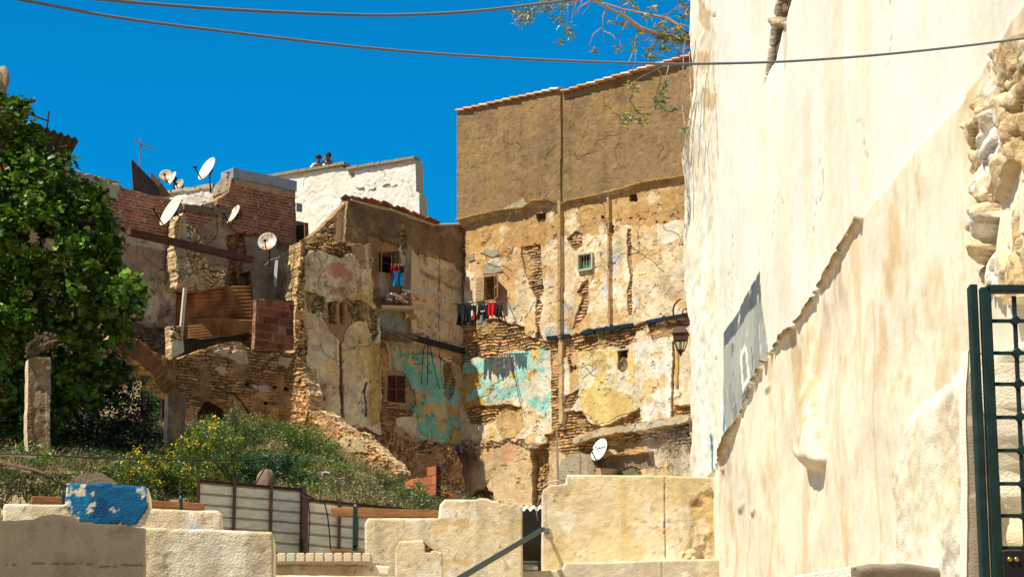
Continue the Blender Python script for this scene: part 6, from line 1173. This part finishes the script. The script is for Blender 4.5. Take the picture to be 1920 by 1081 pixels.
# weeds and dry grass over the slope: one mass
rs = np.random.RandomState(31); n = 9000
X = rs.uniform(-11, 1.0, n*6); Yy = rs.uniform(40, 63, n*6); den = fbm(X, Yy, .9, 4, 50)+.15; keep = rs.rand(len(X)) < np.clip(.25+den*1.1, .05, 1); X = X[keep][:n*2]; Yy = Yy[keep][:n*2]; Z = gz(X, Yy)
hc = np.tile(np.array((.10, .12, .035)), (len(X), 1)); t_ = fbm(X, Yy, 1.3, 4, 53)+.25*rs.normal(0, 1, len(X))*.6; pxx = 960+FPX*X/(Yy*.98); dry = ((pxx > 560) & (pxx < 720))*.35; hc[t_+dry > .15] = (.34, .25, .11); hc[t_+dry > .5] = (.46, .36, .18); hc[t_+dry < -.2] = (.08, .13, .03)
base_p = np.stack([X, Yy, Z], 1); reps = 7; P = np.repeat(base_p, reps, 0)+rs.normal(0, .05, (len(X)*reps, 3))*[1, 1, .0]; cc = np.repeat(hc, reps, 0)
o1 = leaves('grass', P, .22, M_dry, cc, 41, None, org=(-5, 50, 9), shape='blade'); tag(o1, 'dry and green grass tufts covering the rubble slope', 'grass', None, 'stuff')
up = np.repeat(base_p[::2], 9, 0); up = up+np.stack([rs.normal(0, .08, len(up)), rs.normal(0, .08, len(up)), rs.uniform(.03, .36, len(up))], 1); c2 = np.repeat(hc[::2], 9, 0)*.9; c2[rs.rand(len(c2)) < .35] = (.08, .13, .03)
o2 = leaves('weeds', up, .06, M_leaf, c2, 42, None, org=(-5, 50, 9), shape='narrow'); tag(o2, 'small leafy weeds mixed through the grass on the slope', 'weeds', None, 'stuff')
MP = []; MC = []
for i in range(260):
    x = rs.uniform(-9, .2); y = rs.uniform(40.5, 62); pxx = 960+FPX*x/(y*.98)
    if (580 < pxx < 720 and rs.rand() < .7) or (pxx > 690 and y > 50): continue
    r = rs.uniform(.14, .36 if y > 46 else .46); k = int(1300*r); v = rs.normal(0, 1, (k, 3)); v /= np.linalg.norm(v, axis=1)[:, None]; v[:, 2] = abs(v[:, 2])*rs.uniform(.8, 1.6); MP.append(np.array([x, y, float(gz(x, y))])+v*r*rs.uniform(.35, 1.1, (k, 1)))
    MC.append(np.tile(np.array([(.13, .22, .035), (.20, .28, .05), (.06, .11, .025), (.24, .24, .06), (.34, .28, .11)][rs.choice(5, p=[.3, .25, .2, .15, .1])]), (k, 1)))
o3 = leaves('ground_cover', np.concatenate(MP), .085, M_leaf, np.concatenate(MC), 43, None, org=(-5, 50, 9), shape='narrow'); tag(o3, 'low green leafy mounds spread over the slope', 'ground cover', None, 'stuff')
V = []; mb = MB()
for i in range(420):
    x = rs.uniform(-6, -.3); y = rs.uniform(46, 62); 
    if fbm(np.array(x), np.array(y), .5, 2, 9) < -.1: continue
    z = float(gz(x, y)); r = rs.uniform(.03, .11); mb.col = [(.42, .31, .2), (.36, .2, .12), (.5, .44, .36), (.3, .24, .17)][rs.randint(4)]; mb.blob((x, y, z+r*.3), r, i % 50, 1, .5, (1.2, .9, .7))
o = mb.build('rubble', M_far, org=(-3, 54, 9)); tag(o, 'scattered stones and brick bits over the slope', 'rubble', None, 'stuff')
for (px, py, Y, c_, lab) in ((610, 888, 50, (.45, .5, .55), 'pale grey plastic scrap lying among the dry weeds'), (560, 890, 48, (.05, .16, .35), 'small blue plastic scrap on the slope near the fence'), (835, 928, 53, (.6, .05, .01), 'red orange rag at the lower end of the rubble')):
    mb = MB(); mb.col = c_; mb.blob(at(px, py, Y), .07, int(px) % 40, 2, .8, (1.6, 1, .6)); o = mb.build('litter', M_attr, org=at(px, py, Y)); tag(o, lab, 'litter')
# dead twigs at the foot of the ruin and roots hanging from the ledges
def twigs(name, label, cat, A, n, L_, col, seed, plane, droop=.2, r=.008, w=.1):
    rs = np.random.RandomState(seed); mb = MB(); mb.col = col
    for i in range(n):
        x = A[0]+rs.rand()*(A[2]-A[0]); y = A[1]+rs.rand()*(A[3]-A[1]); p = plane.hit(x, y)+plane.N*w; th = rs.uniform(-1.2, 1.2); d = np.array(plane.U*math.sin(th)+np.array([0, 0, 1])*math.cos(th)*(-1 if droop > .5 else 1)+plane.N*rs.uniform(-.1, .5)); P_ = [p]
        for k in range(4): d = d+rs.normal(0, .25, 3)-[0, 0, droop*.1]; d /= np.linalg.norm(d); p = p+d*L_*rs.uniform(.5, 1)/4; P_.append(p)
        mb.tube(P_, [r, r*.8, r*.6, r*.5, r*.3], 4, False)
    o = mb.build(name, M_attr, org=plane.hit((A[0]+A[2])/2, A[3])); return tag(o, label, cat)
twigs('dead_brush', 'tangle of dead reddish brush at the foot of the turquoise wall', 'brush', (700, 825, 800, 875), 60, .8, (.30, .16, .07), 3, PT2, w=.2)
twigs('dead_brush', 'dark dead stems hanging where the two walls meet', 'brush', (835, 835, 900, 870), 90, .6, (.12, .07, .045), 4, PR, .9, w=.12)
twigs('dead_creeper', 'dry creeper roots streaking down the wall beside the white corner', 'creeper', (1235, 805, 1292, 835), 70, 1.0, (.24, .15, .09), 6, PR, .9, .005, w=.06)
twigs('dry_weeds', 'small dry weeds on the top of the wall end beside the round dish', 'weeds', (530, 470, 556, 560), 60, .4, (.16, .14, .05), 7, PF.off(-.3), .2, .006, w=.0)
# ------------------------------------------------------------------ tree rooted in the white wall's corner, branch over the sky
br = thing('wall_tree', 'sparse tree rooted in the white wall corner with thin branches over the sky', 'tree', at(1303, 80, 27.4)); rs = np.random.RandomState(91); YB = 27.4
B = [([(1312, 95), (1290, 78), (1240, 68), (1200, 52), (1170, 30), (1140, 15), (1110, 0), (1070, -25)], [.045, .038, .03, .026, .02, .015, .011, .007], -.6),
     ([(1296, 76), (1275, 50), (1250, 34), (1210, 26), (1170, 18), (1130, 5), (1090, -5)], [.026, .02, .017, .014, .011, .008, .005], .4),
     ([(1300, 70), (1292, 30), (1280, 10), (1262, -20)], [.018, .014, .011, .008], -.2), ([(1312, 55), (1290, 50), (1265, 42), (1245, 60)], [.009, .007, .005, .003], .3),
     ([(1292, 30), (1275, 8), (1255, 25), (1240, 45), (1235, 62)], [.007, .006, .005, .004, .003], .3), ([(1295, 85), (1270, 105), (1250, 108), (1215, 95)], [.008, .006, .004, .002], -.3),
     ([(1320, 118), (1285, 118), (1240, 125), (1215, 138), (1195, 148)], [.015, .014, .011, .007, .004], -.2)]
mb = MB(); mb.col = (.34, .22, .15)
def bpt(x, y, f, dd): return at(x, y, YB+dd*f*1.5)
tips = []; allp = []
for pts_, rr, dd in B:
    P_ = [bpt(x, y, i/len(pts_), dd) for i, (x, y) in enumerate(pts_)]; mb.tube(P_, rr, 7); allp += list(zip(pts_[1:], P_[1:]))
tw = [((1200, 50), (1190, 80), (1192, 110), (1185, 135)), ((1140, 10), (1130, 30), (1131, 60), (1133, 78)), ((1131, 50), (1112, 65), (1105, 85)), ((1131, 58), (1148, 65), (1155, 75)), ((1110, 0), (1085, 15), (1075, 30)), ((1180, 35), (1168, 55), (1160, 70), (1165, 90)), ((1240, 66), (1225, 85), (1232, 105), (1222, 115)),
      ((1210, 60), (1205, 80), (1215, 95)), ((1100, -10), (1080, 5), (1072, 35)), ((1100, -5), (1060, 10), (1065, 20), (1063, 45)), ((1090, -10), (1030, 0), (1000, 8), (985, 20)), ((1192, 85), (1180, 115), (1175, 132)), ((1250, 36), (1235, 45), (1228, 55)), ((1230, 125), (1240, 140), (1236, 160), (1230, 175)), ((1195, 148), (1190, 165), (1188, 175)), ((1180, 180), (1185, 195), (1192, 205), (1186, 215)), ((1192, 150), (1176, 172), (1182, 190), (1195, 208)), ((1192, 205), (1205, 215), (1210, 228)), ((1255, 118), (1248, 150), (1240, 165)), ((1298, 230), (1285, 215), (1280, 190), (1290, 170))]
lc = []
for q in tw:
    P_ = [at(x, y, YB-.25+_rs.uniform(-.12, .12)) for x, y in q]; mb.tube(P_, [.008, .0065, .005, .004][:len(P_)] if len(P_) <= 4 else .003, 5)
for i in range(70):
    (x, y), p = allp[rs.randint(len(allp))]; th = rs.uniform(0, 6.3); L_ = rs.uniform(8, 34); q = [(x, y), (x+L_*.5*math.cos(th)+rs.normal(0, 2), y+L_*.5*math.sin(th)), (x+L_*math.cos(th), y+L_*math.sin(th)+3)]
    if q[-1][1] > 130: continue
    mb.tube([p, at(*q[1], p[1]), at(*q[2], p[1]-.05)], [.0055, .0042, .003], 4)
mb.build('branches', nmat('pale_bark', attr=True, var=.25, bump=.1), br, True)
K = [(970, 25, 10), (985, 15, 12), (1000, 25, 12), (1015, 12, 12), (1030, 18, 10), (975, 40, 8), (990, 38, 8), (1045, 35, 8), (1055, 15, 8), (1060, 50, 9), (1068, 65, 6), (1048, 78, 5), (1025, 5, 10), (1070, 8, 8), (1115, 95, 6), (1160, 92, 7), (1150, 40, 4), (1172, 45, 5), (1190, 75, 7), (1188, 88, 6), (1215, 95, 9), (1220, 108, 6), (1215, 28, 8), (1225, 12, 6), (1190, 10, 5), (1240, 50, 12), (1255, 60, 14), (1262, 75, 12), (1245, 80, 10), (1270, 55, 12), (1280, 70, 10), (1285, 30, 8), (1290, 15, 8), (1235, 70, 10), (1250, 90, 8), (1275, 90, 8), (1200, 60, 5), (1180, 215, 12), (1172, 228, 9), (1190, 205, 6), (1203, 218, 7), (1210, 230, 4), (1185, 158, 9), (1192, 165, 6), (1240, 165, 8), (1250, 160, 7), (1235, 185, 9), (1232, 195, 7), (1245, 185, 4), (1262, 203, 4), (1240, 205, 4), (1310, 150, 6), (1305, 175, 6), (1322, 40, 9), (1335, 30, 6), (1315, 25, 5), (1285, 243, 5), (1335, 50, 5), (1180, 2, 5), (1120, 0, 6)]
P = []; cc = []
for x, y, r in K:
    n_ = int(5+r*2.2); q = rs.normal(0, .55, (n_, 2))*r; dep = YB-.25+rs.normal(0, .05, n_); 
    for (a, b), dd in zip(q, dep): P.append(at(x+a, y+b, dd)); cc.append([(.16, .22, .08), (.22, .26, .12), (.55, .40, .03), (.12, .18, .09), (.30, .26, .12)][rs.choice(5, p=[.3, .25, .15, .2, .1])])
leaves('foliage', np.array(P), .068, M_leaf, np.array(cc), 55, br, shape='narrow', updir=.2)
mb = MB(); mb.col = (.16, .09, .06)
for i in range(50):
    x, y = 1305+rs.normal(0, 5), 85+rs.normal(0, 16); mb.tube([at(x, y, YB), at(x+rs.normal(0, 6), y+rs.normal(4, 8), YB-.1), at(x+rs.normal(0, 8), y+rs.normal(8, 12), YB-.05)], [.008, .006, .003], 4)
mb.build('root_clump', M_attr, br)
mb = MB(); mb.col = (.45, .38, .28)
for i in range(16):
    x = 1300+rs.uniform(0, 45); y = rs.uniform(60, 250); P_ = [(x, y)]
    for k in range(5): P_.append((P_[-1][0]+rs.normal(0, 3), P_[-1][1]+rs.uniform(15, 45)))
    mb.tube([PWW.hit(*p)+PWW.N*.09 for p in P_], .004, 4)
mb.build('hanging_roots', M_attr, br)
